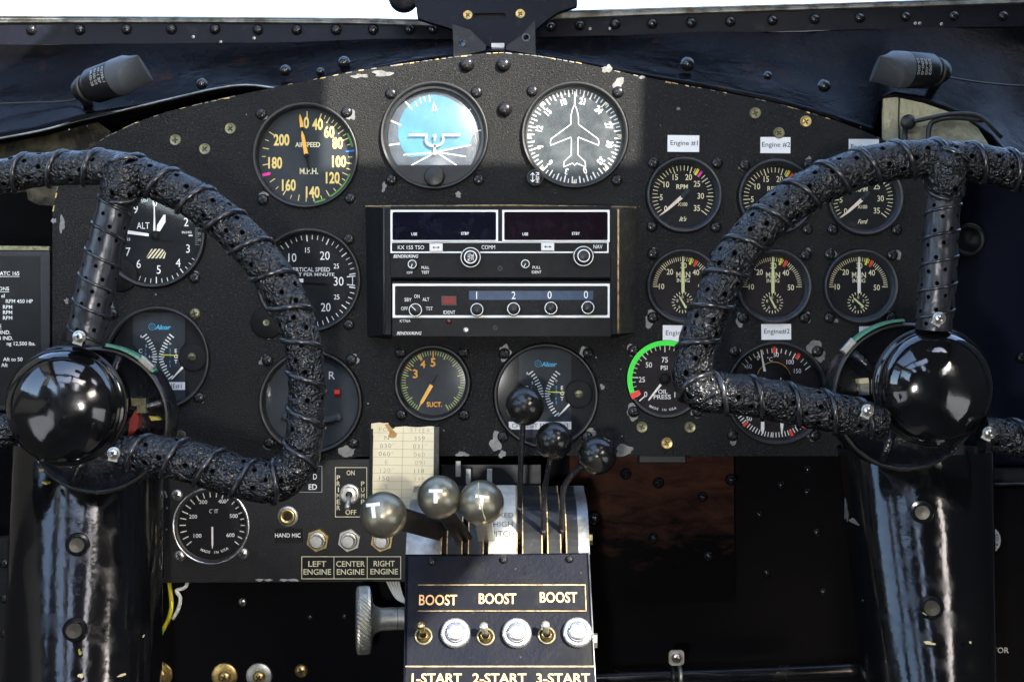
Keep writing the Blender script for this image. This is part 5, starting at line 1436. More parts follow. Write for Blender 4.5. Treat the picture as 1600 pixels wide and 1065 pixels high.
# START plate
Ms = onface(781, 1072) @ Matrix.Translation((0, 0, zf))
mb = MB(); mb.box(-148, 149, -60, 30, 0, 2.2, 'placard_navy', Ms, bev=.5); mb.box(-148, 149, 28.8, 30.6, .5, 2.5, 'worn_edge', Ms)
for px, s_, wd in ((682.5, '1-START', 78), (780.5, '2-START', 84), (880, '3-START', 84)): text(mb, s_, px - 781, 11.5, 14.5, 'print_gold', Ms, 2.4, width=wd, bold=.012)
solo('placard', mb, 'navy placard at the bottom edge reading 1-START 2-START 3-START', 'placard', Ms.translation)
ordn = ('left', 'middle', 'right')
for i, (px, py) in enumerate(((662, 994), (759, 995), (854, 993))):
    Mt = onface(px, py) @ Matrix.Translation((0, 0, zf))
    t2 = thing('toggle_switch', ('leftmost boost toggle switch, its tip coloured gold', 'middle boost toggle switch between two chrome buttons', 'boost toggle switch beside the rightmost chrome button')[i], 'switch', Mt.translation, 'boost toggle switches')
    mb = MB(); mb.revolve([(14.5, 0), (14.2, 2.2), (12.5, 3.2), (11, 2)], 'screw_olive', Mt, 32); mb.lathe([(11, 2), (9, .5), (0, .5)], 'recess_dark', Mt, 28); mb.revolve([(8.5, .5), (7.5, 8), (5.6, 9)], 'brass', Mt, 24)
    part('bushing', mb, t2)
    mb = MB(); k = Mt.to_scale().x; a, b = Mt @ Vector((0, 1, 4)), Mt @ Vector((-2.5, 10, 30))
    mb.tube([a, a + (b - a) * .4, a + (b - a) * .8, b, b + (b - a) * .10, b + (b - a) * .13], [4 * k, 4.4 * k, 6 * k, 6.6 * k, 5 * k, 2 * k], 'brass' if i == 0 else 'nickel', 18)
    part('bat_lever', mb, t2)
for i, (px, py) in enumerate(((712, 990), (807.5, 990), (902, 989))):
    Mt = onface(px, py) @ Matrix.Translation((0, 0, zf))
    t2 = thing('push_button', ('big round chrome push button above 1-START', 'big round chrome push button above 2-START', 'big round chrome push button above 3-START')[i], 'button', Mt.translation, 'chrome starter push buttons')
    mb = MB(); mb.revolve([(23, 0), (23.5, 3), (22.5, 8), (20, 9.6), (16.2, 9.8), (15.8, 8)], 'chrome', Mt, 48)
    part('collar', mb, t2)
    mb = MB(); mb.revolve([(15, 6), (15, 14), (14, 16.5), (11, 18.3), (6, 19.3), (0, 19.6)], 'chrome', Mt, 48)
    part('plunger', mb, t2)

# throttle quadrant: curved top with slots
t = thing('throttle_quadrant', 'curved lever quadrant with six slots, a bright right edge and a FIXED HIGH PITCH plate', 'throttle quadrant', A0)
QC = Vector((0, -0.060, -0.182)); 
q0 = TL + Vector((0, 0.001, 0.0005)); q1 = W(780, 769, 0.045)
def qarc(n=14, off=0.0):
    """cross-section of the drum from the top of the pedestal face up and back"""
    y0, z0, y1, z1 = q0.y, q0.z, q1.y, q1.z
    my, mz = (y0 + y1) / 2, (z0 + z1) / 2
    dy, dz = y1 - y0, z1 - z0
    l = math.hypot(dy, dz); ny, nz = -dz / l, dy / l
    out = []
    for i in range(n + 1):
        tt = i / n
        b = 0.011 * 4 * tt * (1 - tt)
        out.append((y0 + dy * tt + ny * (b + off), z0 + dz * tt + nz * (b + off)))
    # roll over the top towards the panel
    ye, ze = out[-1]
    for i in range(1, 6):
        out.append((ye + .009 * i, ze + .003 - .0006 * i * i + .001 * i - off * 0))
    return out
def qstrip(mb, px0, px1, m, th=0.004, off=0.0):
    k = K(.09)
    x0, x1 = (px0 - CX) * k, (px1 - CX) * k
    a, b = qarc(off=off), qarc(off=off - th)
    vs = []
    for (y, z) in a: vs += [(x0, y, z), (x1, y, z)]
    o = len(vs)
    for (y, z) in b: vs += [(x0, y, z), (x1, y, z)]
    fs = []
    for i in range(len(a) - 1):
        fs.append((2 * i, 2 * i + 1, 2 * i + 3, 2 * i + 2))
        fs.append((2 * i, 2 * i + 2, o + 2 * i + 2, o + 2 * i)); fs.append((2 * i + 1, o + 2 * i + 1, o + 2 * i + 3, 2 * i + 3))
    mb.add(vs, fs, m)
for px0, px1, m in ((636, 690, 'steel_strip'), (700, 722, 'quadrant_black'), (733, 755, 'quadrant_black'), (817, 846, 'quadrant_black'), (856, 875, 'quadrant_black'), (885, 903, 'quadrant_black'), (903, 920, 'steel_strip')):
    mb = MB(); qstrip(mb, px0, px1, m); part('slot_strip', mb, t)
mb = MB()
for px in (690, 699, 722, 732, 755, 763.5, 807, 816, 846, 855, 875, 884): qstrip(mb, px - .2, px + 1.3, 'worn_edge', .0042, .0003)
part('brass_edging', mb, t)
mb = MB(); k = K(.09)
fa = qarc(off=-.016)
vs = []
for y, z_ in fa: vs += [((640 - CX) * k, y, z_), ((918 - CX) * k, y, z_)]
mb.add(vs, [(2 * i, 2 * i + 1, 2 * i + 3, 2 * i + 2) for i in range(len(fa) - 1)], 'recess_dark')
for px in (636, 919.5):
    pts = qarc(); x = (px - CX) * k
    vs = [(x, y, z_) for y, z_ in pts] + [(x, pts[-1][0], pts[-1][1] - .09), (x, pts[0][0], pts[0][1] - .03)]
    mb.add(vs, [list(range(len(vs)))], 'quadrant_black')
part('side_cheek', mb, t)
mb = MB(); qstrip(mb, 764, 806, 'plate_cream', .003, .0006)
def qwarp(pt):
    """lettering on the drum: pt.x in photo px, pt.y = fraction up the arc"""
    a = qarc(40, off=.0009)
    f = max(0, min(39.99, pt[1] * 40)); i = int(f); u = f - i
    return Vector(((pt[0] - CX) * k, a[i][0] + (a[i + 1][0] - a[i][0]) * u, a[i][1] + (a[i + 1][1] - a[i][1]) * u))
for s_, fr_, wd in (('FIXED', .42, 33), ('HIGH', .30, 30), ('PITCH', .19, 35)): text(mb, s_, 786, fr_, .062, 'print_ink', None, 0, width=wd, bold=-.005, warp=qwarp)
part('name_plate', mb, t)
for px, py, r in ((924, 842, 9), (931, 1000, 11)):
    Mx = axis_frame(W(px - 6, py, .085 if py < 900 else .11), Vector((1, -.1, 0)), K(.09))
    mb = MB(); mb.prism([(r * math.cos(R(60 * i)), r * math.sin(R(60 * i))) for i in range(6)], 0, 8, 'nickel' if py > 900 else 'brass', Mx); part('side_bolt', mb, t)
for px, py in ((716, 730), (732, 742), (765, 742)):
    mb = MB(); mb.box(-4, 4, -14, 10, -3, 3, 'aluminium', frame(px, py, .02), bev=.6); part('stop_lug', mb, t)
mb = MB(); mb.box(-60, 95, -30, 26, -6, -2, 'quadrant_black', frame(750, 752, .0)); part('rear_cover', mb, t)

def ball_lever(px, py, d, r, path, m, label, cat, rod_r, letter=None, group=None, crack=False, rodm='rod_black', flat=False):
    k = K(d)
    c = W(px, py, d)
    t = thing('lever', label, cat, path[-1] if not isinstance(path[-1], tuple) else W(*path[-1]), group)
    mb = MB()
    pts = [W(*p) for p in path]
    if flat:
        a, b = pts[0], pts[-1]
        x = (b - a).normalized(); z_ = Vector((0, -1, 0)); z_ = (z_ - x * z_.dot(x)).normalized(); y_ = z_.cross(x)
        Mx = Matrix.Translation(a) @ Matrix((x, y_, z_)).transposed().to_4x4()
        mb.box(0, (b - a).length, -rod_r * 1.6, rod_r * 1.6, -rod_r * .35, rod_r * .35, rodm, Mx, bev=.0004)
    else:
        mb.tube(spline(pts, 6), rod_r, rodm, 12)
    part('rod', mb, t)
    mb = MB(); Mx = axis_frame(c, Vector((0, -1, 0)) * 1.0 + (Vector((0, -D, 0)) - c).normalized() * .6, k)
    mb.ball(r, m, Mx, n=40)
    kb = part('knob', mb, t)
    if letter:
        rot, ox, oy, sz = letter
        mb = MB(); h = sz / 2
        bars = [[(-h, h * .55), (h, h * .55), (h, h), (-h, h)], [(-h * .28, -h), (h * .28, -h), (h * .28, h * .55), (-h * .28, h * .55)]]
        cs, sn = math.cos(R(rot)), math.sin(R(rot))
        for q in bars:
            vs = []; n = 5
            for i in range(n + 1):
                for j in range(n + 1):
                    u, v = i / n, j / n
                    x = q[0][0] + (q[1][0] - q[0][0]) * u; y = q[0][1] + (q[3][1] - q[0][1]) * v
                    x, y = x * cs - y * sn + ox, x * sn + y * cs + oy
                    vs.append((x, y, math.sqrt(max(0, (r + .25) ** 2 - x * x - y * y))))
            mb.add(vs, [(i * (n + 1) + j, (i + 1) * (n + 1) + j, (i + 1) * (n + 1) + j + 1, i * (n + 1) + j + 1) for i in range(n) for j in range(n)], 'print_white', Mx)
        part('letter', mb, kb)
    if crack:
        mb = MB(); pts = []
        for i in range(13):
            y = r * .93 - i * r * 1.75 / 12; x = -2 - 5 * math.sin(i * .4) * .5 + (i * .75 - 2)
            pts.append(Mx @ Vector((x, y, math.sqrt(max(0, r * r - x * x - y * y)) + .1)))
        mb.tube(pts, [.9 * k * (1 + .6 * math.sin(i * 2)) for i in range(13)], 'chip_cream', 6)
        mb.ball(2.6, 'chip_cream', Mx @ Matrix.Translation((5, -r * .78, math.sqrt(r * r - 25 - (r * .78) ** 2))))
        part('glue_line', mb, kb)
    mb = MB()
    return t
ball_lever(820, 634, .115, 30.5, [(818, 655, .114), (814, 720, .108), (812, 790, .098), (812, 862, .085)], 'ball_black', 'mixture lever with a black ball on the tallest straight rod', 'lever', .0019, group='black ball mixture levers')
ball_lever(865, 688, .12, 29.5, [(861, 712, .119), (855, 745, .113), (850, 775, .105), (849, 862, .085)], 'ball_black', 'mixture lever with a black ball between the other two black balls', 'lever', .0019, group='black ball mixture levers')
ball_lever(933, 711, .12, 30.5, [(912, 727, .119), (893, 743, .114), (881, 763, .108), (878, 800, .098), (878, 862, .085)], 'ball_black', 'mixture lever with a black ball on the bent rod farthest right', 'lever', .0019, group='black ball mixture levers')
ball_lever(599, 804, .175, 36.5, [(612, 806, .172), (650, 815, .145), (694, 830, .095)], 'ball_pewter', 'throttle lever with a worn grey ball and tilted letter T, standing lowest at left', 'lever', .0046, letter=(8, -13, 10, 22), group='throttle levers lettered T', flat=True, rodm='quadrant_black')
ball_lever(686, 776, .165, 34, [(690, 790, .16), (705, 815, .13), (727, 845, .09)], 'ball_pewter', 'throttle lever with an unbroken grey ball lettered T in the middle of three', 'lever', .0036, letter=(0, -4, 4, 21), group='throttle levers lettered T', flat=True, rodm='quadrant_black')
ball_lever(752, 785, .165, 35.5, [(754, 800, .16), (757, 820, .13), (760, 845, .09)], 'ball_pewter', 'throttle lever whose grey T ball has a pale glued crack', 'lever', .0036, letter=(-8, 1, 4, 21), group='throttle levers lettered T', crack=True, flat=True, rodm='aluminium')

# ================================================================== control columns and wheels
def column(label, top, bot, bolts, flake, marks):
    """elliptical steel column: (px centre, py, half width) at the gearbox and at the frame edge, carried on down to the floor"""
    t = thing('control_column', label, 'control column', W(bot[0], bot[1], .10))
    ry = .046
    dx = lambda py: .078 + .060 * (py - 690) / 375      # the column leans: its foot is nearer the seat
    rows = []
    for i in range(31):
        py = top[1] + (1500 - top[1]) * i / 30
        u = (py - top[1]) / (bot[1] - top[1])
        rows.append((top[0] + (bot[0] - top[0]) * u, py, top[2] + (bot[2] - top[2]) * u))
    def surf(px, py, off=0.0):
        u = (py - top[1]) / (bot[1] - top[1])
        c = top[0] + (bot[0] - top[0]) * u; hw = top[2] + (bot[2] - top[2]) * u
        # find the angle whose front point is seen at px
        best = None
        for j in range(0, 181):
            a = math.pi * j / 180
            p = pt(c, py, hw, a, off)
            kk = S * (D + p.y) / D
            sx = p.x / kk + CX
            if best is None or abs(sx - px) < best[0]: best = (abs(sx - px), a)
        a = best[1]
        p = pt(c, py, hw, a, off)
        n = (pt(c, py, hw, a, off + .001) - pt(c, py, hw, a, off)).normalized()
        # correct the height for the point's own depth
        kk = S * (D + p.y) / D
        p.z = -(py - CY) * kk
        return p, n
    def pt(c, py, hw, a, off=0.0):
        ca, sa = math.cos(a), math.sin(a)
        ex = 2 / 2.12
        x = (abs(ca) ** ex) * (1 if ca >= 0 else -1); y = (abs(sa) ** ex) * (1 if sa >= 0 else -1)
        k = K(dx(py))
        return Vector(((c - CX) * k - x * (hw * k + off), -dx(py) - y * (ry + off), -(py - CY) * k))
    mb = MB(); n = 64
    vs = [pt(c, py, hw, 2 * math.pi * j / n) for c, py, hw in rows for j in range(n)]
    fs = [(i * n + j, i * n + (j + 1) % n, (i + 1) * n + (j + 1) % n, (i + 1) * n + j) for i in range(len(rows) - 1) for j in range(n)]
    mb.add(vs, fs, 'column_black', None, True)
    for i, (px, py, r, st, m) in enumerate(marks):
        p, nn = surf(px, py, .0003)
        mb.poly(blob(0, 0, r, 300 + i, 14, .6, st), 0, m, axis_frame(p, nn, K(.14)))
    if flake:
        for i, (px, py, rx, ry_) in enumerate(flake):
            p, nn = surf(px, py, .0003 + i * .00004)
            b = [(x * rx, y * ry_) for x, y in blob(0, 0, 1, 60 + i, 22, .7)]
            mb.poly(b, 0, 'bare_metal', axis_frame(p, nn, K(.12)))
    part('tube', mb, t)
    for px, py in bolts:
        p, nn = surf(px, py, -.0004)
        fastener(t, 'hex', 0, 0, 0, 14.5, M=axis_frame(p, nn, K(.14)))
    # welded edge flange down the outer side
    mb = MB()
    sgn = -1 if top[0] < CX else 1
    c0, c1 = rows[0], rows[-1]
    xs = [(c[0] + sgn * (c[2] - 2), c[1]) for c in (c0, c1)]
    mb.tube([W(x, y, dx(y)) for x, y in xs], .0035, 'column_black', 10)
    part('weld_seam', mb, t)
    return t
column('glossy black control column at lower left with two hex bolts', (140, 690, 110), (131, 1065, 116), [(120, 850), (117, 983)], [],
       [(124, 1018, 4, .6, 'yellow_paint'), (125, 1055, 3.5, 1, 'chip_cream'), (190, 1054, 2, 3.5, 'chip_cream'), (225, 993, 2, 1, 'chip_cream')])
column('glossy black control column at lower right with flaked paint near its top', (1428, 700, 116), (1449, 1065, 96), [(1441, 799), (1456, 948)], [(1322, 800, 9, 16), (1334, 814, 14, 4), (1309, 784, 4, 7), (1318, 790, 5, 10)],
       [(1453, 1004, 2.2, 4, 'chip_cream'), (1516, 1003, 2.2, .8, 'chip_cream'), (1447, 955, 5, 1, 'chip_cream'), (1450, 792, 3, 1, 'chip_cream'), (1348, 937, 1.8, .8, 'bare_metal')])

def wrapped(parent, name, P, pitch, sgn, matname, cordname='cord', groove=.14, lump=.045, n=44, per=9, phase=0.0, cord_r=4.4, cord=True, seed=0, cm='cord_black'):
    """leather tube through (px, py, depth, radius px) with a cord wound round it"""
    pts = [W(p[0], p[1], p[2]) for p in P]
    rr = [(p[3] * K(p[2]), 0, 0) for p in P]
    C_ = spline(pts, per); Rr = [v.x for v in spline(rr, per)]
    k = K(P[0][2]); pitch = pitch * k
    # resample evenly
    T = []
    for i in range(len(C_)):
        a = C_[max(0, i - 1)]; b = C_[min(len(C_) - 1, i + 1)]; T.append((b - a).normalized())
    ref = Vector((0, 1, 0)); x = (ref - T[0] * ref.dot(T[0])).normalized()
    X = []; L = []; ln = 0
    for i in range(len(C_)):
        if i: ln += (C_[i] - C_[i - 1]).length
        x = (x - T[i] * x.dot(T[i])).normalized(); X.append(x); L.append(ln)
    vs = []; fs = []; uv = []
    for i in range(len(C_)):
        y = T[i].cross(X[i])
        for j in range(n + 1):
            a = 2 * math.pi * j / n
            ph = L[i] / pitch + sgn * a / (2 * math.pi) + phase
            f = ph - math.floor(ph) - .5
            q = math.exp(-(f / .13) ** 2)
            r = Rr[i] * (1 + .03 * math.cos(2 * math.pi * f) - groove * q)
            dirv = X[i] * math.cos(a) + y * math.sin(a)
            p = C_[i] + dirv * r
            r2 = r * (1 + lump * mnoise.noise((p + Vector((seed, 0, 0))) * 75) + lump * .7 * mnoise.noise((p + Vector((seed, 1, 0))) * 190))
            vs.append(C_[i] + dirv * r2)
            uv.append((L[i] / k + .001, a * Rr[i] / k))
    for i in range(len(C_) - 1):
        for j in range(n):
            q = i * (n + 1) + j
            fs.append((q, q + 1, q + n + 2, q + n + 1))
    mb = MB(); mb.add(vs, fs, matname, None, True, uv)
    mb.add([vs[j] for j in range(n)], [list(range(n))[::-1]], matname); o = (len(C_) - 1) * (n + 1); mb.add([vs[o + j] for j in range(n)], [list(range(n))], matname)
    ob = part(name, mb, parent)
    if cord:
        pts = []
        turns = L[-1] / pitch
        steps = int(turns * 22)
        i = 0
        for s_ in range(steps + 1):
            l = L[-1] * s_ / steps
            while i < len(L) - 2 and L[i + 1] < l: i += 1
            u = (l - L[i]) / max(1e-9, L[i + 1] - L[i]); u = min(1, max(0, u))
            c = C_[i].lerp(C_[i + 1], u); t_ = T[i].lerp(T[i + 1], u).normalized(); x_ = X[i].lerp(X[i + 1], u); x_ = (x_ - t_ * x_.dot(t_)).normalized(); y_ = t_.cross(x_)
            a = sgn * 2 * math.pi * (.5 - phase - l / pitch)
            a += .10 * math.sin(l / pitch * 1.7 + seed)
            r = (Rr[i] * (1 - u) + Rr[i + 1] * u) * (1 - groove * .22)
            pts.append(c + (x_ * math.cos(a) + y_ * math.sin(a)) * r)
        cb = MB(); cb.tube(pts, cord_r * k, cm, 10)
        part(cordname, cb, ob)
    return ob

def wheel(label, hub, plate, rim, spoke, knuckle, arms, sgn, screws, gasket, extra):
    t = thing('control_wheel', label, 'control wheel', W(hub[0], hub[1], .18))
    wrapped(t, 'rim', rim, 57, sgn, 'leather_wrap', seed=hub[0])
    wrapped(t, 'spoke', spoke, 41, sgn, 'leather_sleeve', groove=.03, lump=.006, cord_r=2.8, seed=3)
    wrapped(t, 'knuckle', knuckle, 60, -sgn, 'leather_wrap', groove=.05, lump=.05, seed=5, cord_r=3.2, n=36)
    M = frame(hub[0], hub[1], .18)
    mb = MB()
    prof = [(70, -34), (90, -24), (93, -12), (94, -4), (93, 0), (90.5, 2.5), (88.5, 3)]
    for i in range(15):
        a = R(2 + 88 * i / 14)
        prof.append((87.5 * math.cos(a) ** .92 if i < 14 else 0.0, 4 + 54 * math.sin(a)))
    mb.revolve(prof, 'hub_enamel', M, 96)
    part('hub_cap', mb, t)
    mb = MB()
    mb.lathe([(94.3, -5), (94.6, -2.5), (93.8, -.2)], 'bezel_edge', M, 96)
    part('hub_edge', mb, t)
    a = R(extra['ring'])
    mb = MB(); Mr = M @ Matrix.Translation((80 * math.sin(a), 80 * math.cos(a), 22)) @ Matrix.Rotation(R(48), 4, Vector((-math.cos(a), math.sin(a), 0)))
    mb.revolve([(15, -4), (15, 2), (12.5, 3.5), (10.5, 2), (9, -1), (0, -2)], 'gloss_black', Mr, 28)
    mb.ball(8.5, extra.get('ringm', 'hub_enamel'), Mr, sq=.35, z0=0)
    part('drain_plug', mb, t)
    for px, py, d, r in screws:
        Mx = frame(px, py, d - .002)
        mb = MB(); mb.revolve([(r * 1.25, -3), (r * 1.25, 0), (r * 1.1, 1.2), (0, 1.3)], 'nickel', Mx, 24)
        mb.box(-r * .9, r * .9, -r * 1.6, r * .2, -4, -.5, 'nickel', Mx @ Matrix.Rotation(R(random.uniform(-30, 30)), 4, 'Z'), bev=.6)
        part('clamp_tab', mb, t)
        fastener(t, 'pan_steel', px, py, d - .001, r)
    return t
def gearbox(label, c, r, gasket, bits, sgn):
    t = thing('gearbox', label, 'gearbox', W(c[0], c[1], .13))
    M = frame(c[0], c[1], .150)
    mb = MB()
    mb.revolve([(r * .8, -62), (r * .98, -56), (r, -50), (r, -10), (r * .985, -4), (r * .955, -1), (r * .93, -4), (r * .90, -14), (r * .6, -16), (0, -16)], 'casting_black', M, 96)
    part('casting', mb, t)
    mb = MB()
    for a0 in (20, 75, 140, 200, 255, 310):
        a = R(a0); p = Vector((math.sin(a), math.cos(a), 0))
        mb.tube([M @ (p * r * .35 + Vector((0, 0, -12))), M @ (p * r * .65 + Vector((0, 0, -10))), M @ (p * r * .93 + Vector((0, 0, -8)))], [9 * K(.15), 7 * K(.15), 8 * K(.15)], 'casting_black', 14)
    part('rib', mb, t)
    mb = MB()
    mb.lathe([(r * .99, -5.5), (r * .975, -2.4), (r * .957, -.8)], 'bezel_edge', M, 96)
    part('worn_rim', mb, t)
    # green gasket round the top edge
    mb = MB(); n = 28; vs = []; fs = []
    for i in range(n + 1):
        a = R(gasket[0] + (gasket[1] - gasket[0]) * i / n)
        for rr, z_ in ((r + .5, -22), (r + 5, -22), (r + 5, -2), (r + 1, 0)): vs.append((rr * math.sin(a), rr * math.cos(a), z_))
    for i in range(n):
        for j in range(4): fs.append((4 * i + j, 4 * i + (j + 1) % 4, 4 * i + 4 + (j + 1) % 4, 4 * i + 4 + j))
    fs += [(0, 1, 2, 3), (4 * n + 3, 4 * n + 2, 4 * n + 1, 4 * n)]
    mb.add(vs, fs, 'gasket_green', M)
    part('gasket', mb, t)
    for a0 in gasket[2]:
        a = R(a0); Mx = M @ Matrix.Translation(((r + 4) * math.sin(a), (r + 4) * math.cos(a), -4)) @ Matrix.Rotation(-a, 4, 'Z')
        mb = MB(); mb.box(-13, 13, -6, 5, -5, 4, 'nickel', Mx, bev=2); part('clip', mb, t)
    for nm, pts, z_, m in bits:
        mb = MB(); mb.prism([(x - c[0], c[1] - y) for x, y in pts], -15, z_, m, M); part(nm, mb, t)
    return t
# left
gearbox('black cast gearbox with a green gasket behind the left hub', (148, 657), 116, (4, 50, (42,)),
        [('red_sector', [(212, 640), (218, 652), (216, 668), (207, 678), (200, 684), (204, 655)], 3, 'red_plastic'), ('yellow_mark', [(232, 650), (244, 651), (250, 656), (236, 657)], -1, 'yellow_paint'),
         ('bracket', [(205, 622), (228, 622), (228, 645), (214, 645), (214, 634), (205, 634)], 0, 'screw_olive'), ('yellow_mark', [(60, 733), (68, 732), (69, 735), (61, 737)], -1, 'yellow_paint'), ('yellow_mark', [(66, 752), (73, 754), (72, 757), (65, 755)], -1, 'yellow_paint')], 1)
wheel('left control wheel, rim wrapped in cracked black leather with wound cord', (102, 634), None,
      [(-300, 620, .185, 31), (-318, 500, .185, 31), (-260, 390, .185, 30), (-160, 318, .185, 29), (-60, 288, .185, 28), (0, 276, .185, 27), (55, 266, .185, 27), (110, 263, .186, 27), (160, 262, .187, 28), (205, 268, .188, 29), (255, 288, .189, 30), (305, 313, .19, 31), (352, 348, .19, 31.5), (395, 390, .19, 32), (430, 436, .19, 32), (455, 484, .19, 31.5), (472, 535, .19, 30), (478, 585, .19, 29), (478, 640, .19, 29), (474, 690, .19, 30), (462, 728, .19, 32), (430, 752, .19, 34), (385, 748, .19, 33.5), (340, 734, .19, 34), (290, 719, .19, 34), (240, 710, .19, 31), (190, 706, .188, 26)],
      [(190, 282, .187, 27), (178, 330, .186, 27), (165, 385, .186, 28), (152, 440, .185, 29), (140, 495, .184, 29), (133, 535, .183, 28)],
      [(186, 312, .188, 29), (192, 288, .191, 33), (202, 264, .192, 31), (207, 252, .191, 24)], None, 1,
      [(123, 526, .21, 8), (177, 708, .215, 8)], None, {'ring': 200})
# right
gearbox('black cast gearbox with a green gasket and clip behind the right hub', (1418, 620), 117, (-46, -2, (-49,)),
        [('bracket', [(1344, 598), (1358, 596), (1358, 617), (1346, 617)], 0, 'nickel'), ('yellow_mark', [(1341, 592), (1356, 590), (1357, 598), (1342, 599)], 3, 'chip_cream')], -1)
wheel('right control wheel, rim wrapped in cracked black leather with wound cord', (1459, 604), None,
      [(1880, 600, .185, 31), (1885, 480, .185, 31), (1825, 380, .185, 30), (1740, 318, .185, 30), (1660, 290, .185, 30), (1600, 272, .186, 30), (1550, 258, .187, 30), (1500, 252, .188, 31), (1450, 248, .188, 31), (1395, 252, .188, 31), (1335, 266, .188, 32), (1278, 290, .189, 33), (1225, 323, .19, 33), (1178, 366, .19, 33), (1142, 414, .19, 33), (1118, 464, .19, 32), (1097, 515, .19, 31), (1085, 560, .19, 31), (1081, 590, .19, 32), (1096, 610, .19, 33), (1130, 614, .19, 33), (1180, 620, .19, 33), (1240, 632, .19, 33), (1300, 644, .19, 32), (1350, 654, .189, 29), (1378, 660, .187, 25)],
      [(1477, 284, .187, 26), (1473, 330, .186, 26), (1469, 385, .186, 27), (1465, 440, .185, 28), (1461, 485, .184, 28), (1459, 515, .183, 27)],
      [(1477, 306, .188, 28), (1478, 284, .191, 32), (1480, 258, .192, 33), (1481, 238, .191, 24)], None, -1,
      [(1468, 497, .21, 8), (1356, 641, .215, 8), (1546, 676, .20, 8)], None, {'ring': 178, 'ringm': 'nickel'})
# the outer lower arm of the right wheel
W_R = [o for o in sc.objects if o.name.startswith('control_wheel')][-1]
wrapped(W_R, 'arm', [(1535, 676, .185, 26), (1570, 682, .186, 29), (1610, 688, .186, 31), (1680, 692, .186, 31), (1780, 690, .186, 31), (1850, 660, .186, 31), (1880, 600, .185, 31)], 57, -1, 'leather_wrap', seed=9)
W_L = [o for o in sc.objects if o.name.startswith('control_wheel')][0]
wrapped(W_L, 'arm', [(50, 655, .165, 24), (-30, 690, .168, 28), (-90, 715, .18, 31), (-180, 722, .186, 31), (-260, 690, .186, 31), (-300, 620, .185, 31)], 57, 1, 'leather_wrap', seed=12)

# ================================================================== things round the edges
# limitation placard at far left
t = thing('placard', 'dark framed limitations placard with white lettering at the left edge, RPM 450 HP', 'placard', W(30, 600, 0))
mb = MB(); mb.prism(pxpoly([(-120, 392), (78, 392), (78, 640), (-120, 640)]), -6, 1, 'bezel_black', F0); mb.prism(pxpoly([(-110, 400), (63, 400), (64, 632), (-110, 632)]), 1, 1.6, 'placard_black', F0)
part('plate', mb, t)
mb = MB(); mb.prism(pxpoly([(-120, 383), (78, 385), (78, 391), (-120, 390)]), -6, 2.5, 'screw_olive', F0); part('edge_strip', mb, t)
mb = MB()
for s_, x, y, ul in (('ATC 165', 31, 427, 32), ('ONS', 15, 451, 16), ('el', 8, 462, 0), ('RPM 450 HP', 52, 470.5, 0), ('RPM', 20, 479.5, 0), ('RPM', 20, 488, 0), ('RPM', 20, 496.5, 0), ('S', 3, 509, 4), ('IND.', 17, 519, 0), ('H IND.', 21, 528, 0), ('ng 12,500 lbs.', 56, 536.5, 0), ('Aft to 50', 36, 561, 0), ('Aft', 13, 570, 0)):
    text(mb, s_, x - CX, CY - y, 5.6, 'print_white', F0, 1.9, align='R', sx=1.0, bold=.008)
    if ul: line(mb, [(x - ul - CX, CY - y - 5), (x - CX, CY - y - 5)], .7, 'print_white', F0, 1.9)
part('lettering', mb, t)
# strips low down on both edges
t = thing('side_plate', 'grey black plate with three screws at the lower left edge', 'metal plate', W(8, 1065, .02))
mb = MB(); mb.prism(pxpoly([(-160, 838), (14, 838), (19, 846), (20, 1200), (-160, 1200)]), -8, 0, 'radio_side', frame(CX, CY, .02)); part('plate', mb, t)
for py in (880, 935, 989): fastener(t, 'pan_black', 7, py, .02, 7)
t = thing('switch_console', 'black switch panel at the lower right edge, lettered TOR', 'metal plate', W(1580, 1065, -.01))
mb = MB(); mb.prism(pxpoly([(1500, 762), (1760, 762), (1760, 1300), (1500, 1300)]), -8, 0, 'wall_paint', frame(CX, CY, -.01)); part('plate', mb, t)
mb = MB(); mb.prism(pxpoly([(1480, 735), (1760, 728), (1760, 752), (1480, 756)]), -20, 10, 'radio_side', frame(CX, CY, -.01)); mb.tube([W(1480, 757, .0), W(1760, 754, .0)], .0015, 'gloss_black', 8); part('ledge', mb, t)
mb = MB(); text(mb, 'TOR', 1576 - CX, CY - 1015, 8.5, 'print_white', frame(CX, CY, -.01), .4, align='R', sx=1.0, bold=.005); part('lettering', mb, t)
M = frame(1541, 843, -.01)
t = thing('reset_button', 'round pale ringed button with lettering PRESS TO RESET behind the right column', 'button', M.translation)
mb = MB(); mb.revolve([(22, 0), (22, 2), (20, 3), (12, 3), (11, 2)], 'label_paper', M, 40); part('ring', mb, t)
mb = MB(); arc_text(mb, 'PRESS TO RESET', 16, 70, 5, 'print_ink', M, 3.4, step=5.2, bottom=False); part('lettering', mb, t)
mb = MB(); mb.revolve([(8.5, 2), (8.5, 8), (7, 10), (0, 10.5)], 'aluminium', M, 28); part('plunger', mb, t)
t = thing('panel_screw', 'black screw head on the dark wall right of the right hub', 'screw', W(1595, 559, -.12)); fastener(t, 'big_black', 1595, 559, -.12, 9)
t = thing('clamp_ring', 'dark round ring on the wall beside the perforated right spoke', 'ring', W(1512, 385, -.1))
mb = MB(); mb.revolve([(26, 0), (26, 6), (22, 8), (18, 5), (16, 0), (0, -1)], 'bezel_black', frame(1512, 375, -.1), 36); part('ring', mb, t)

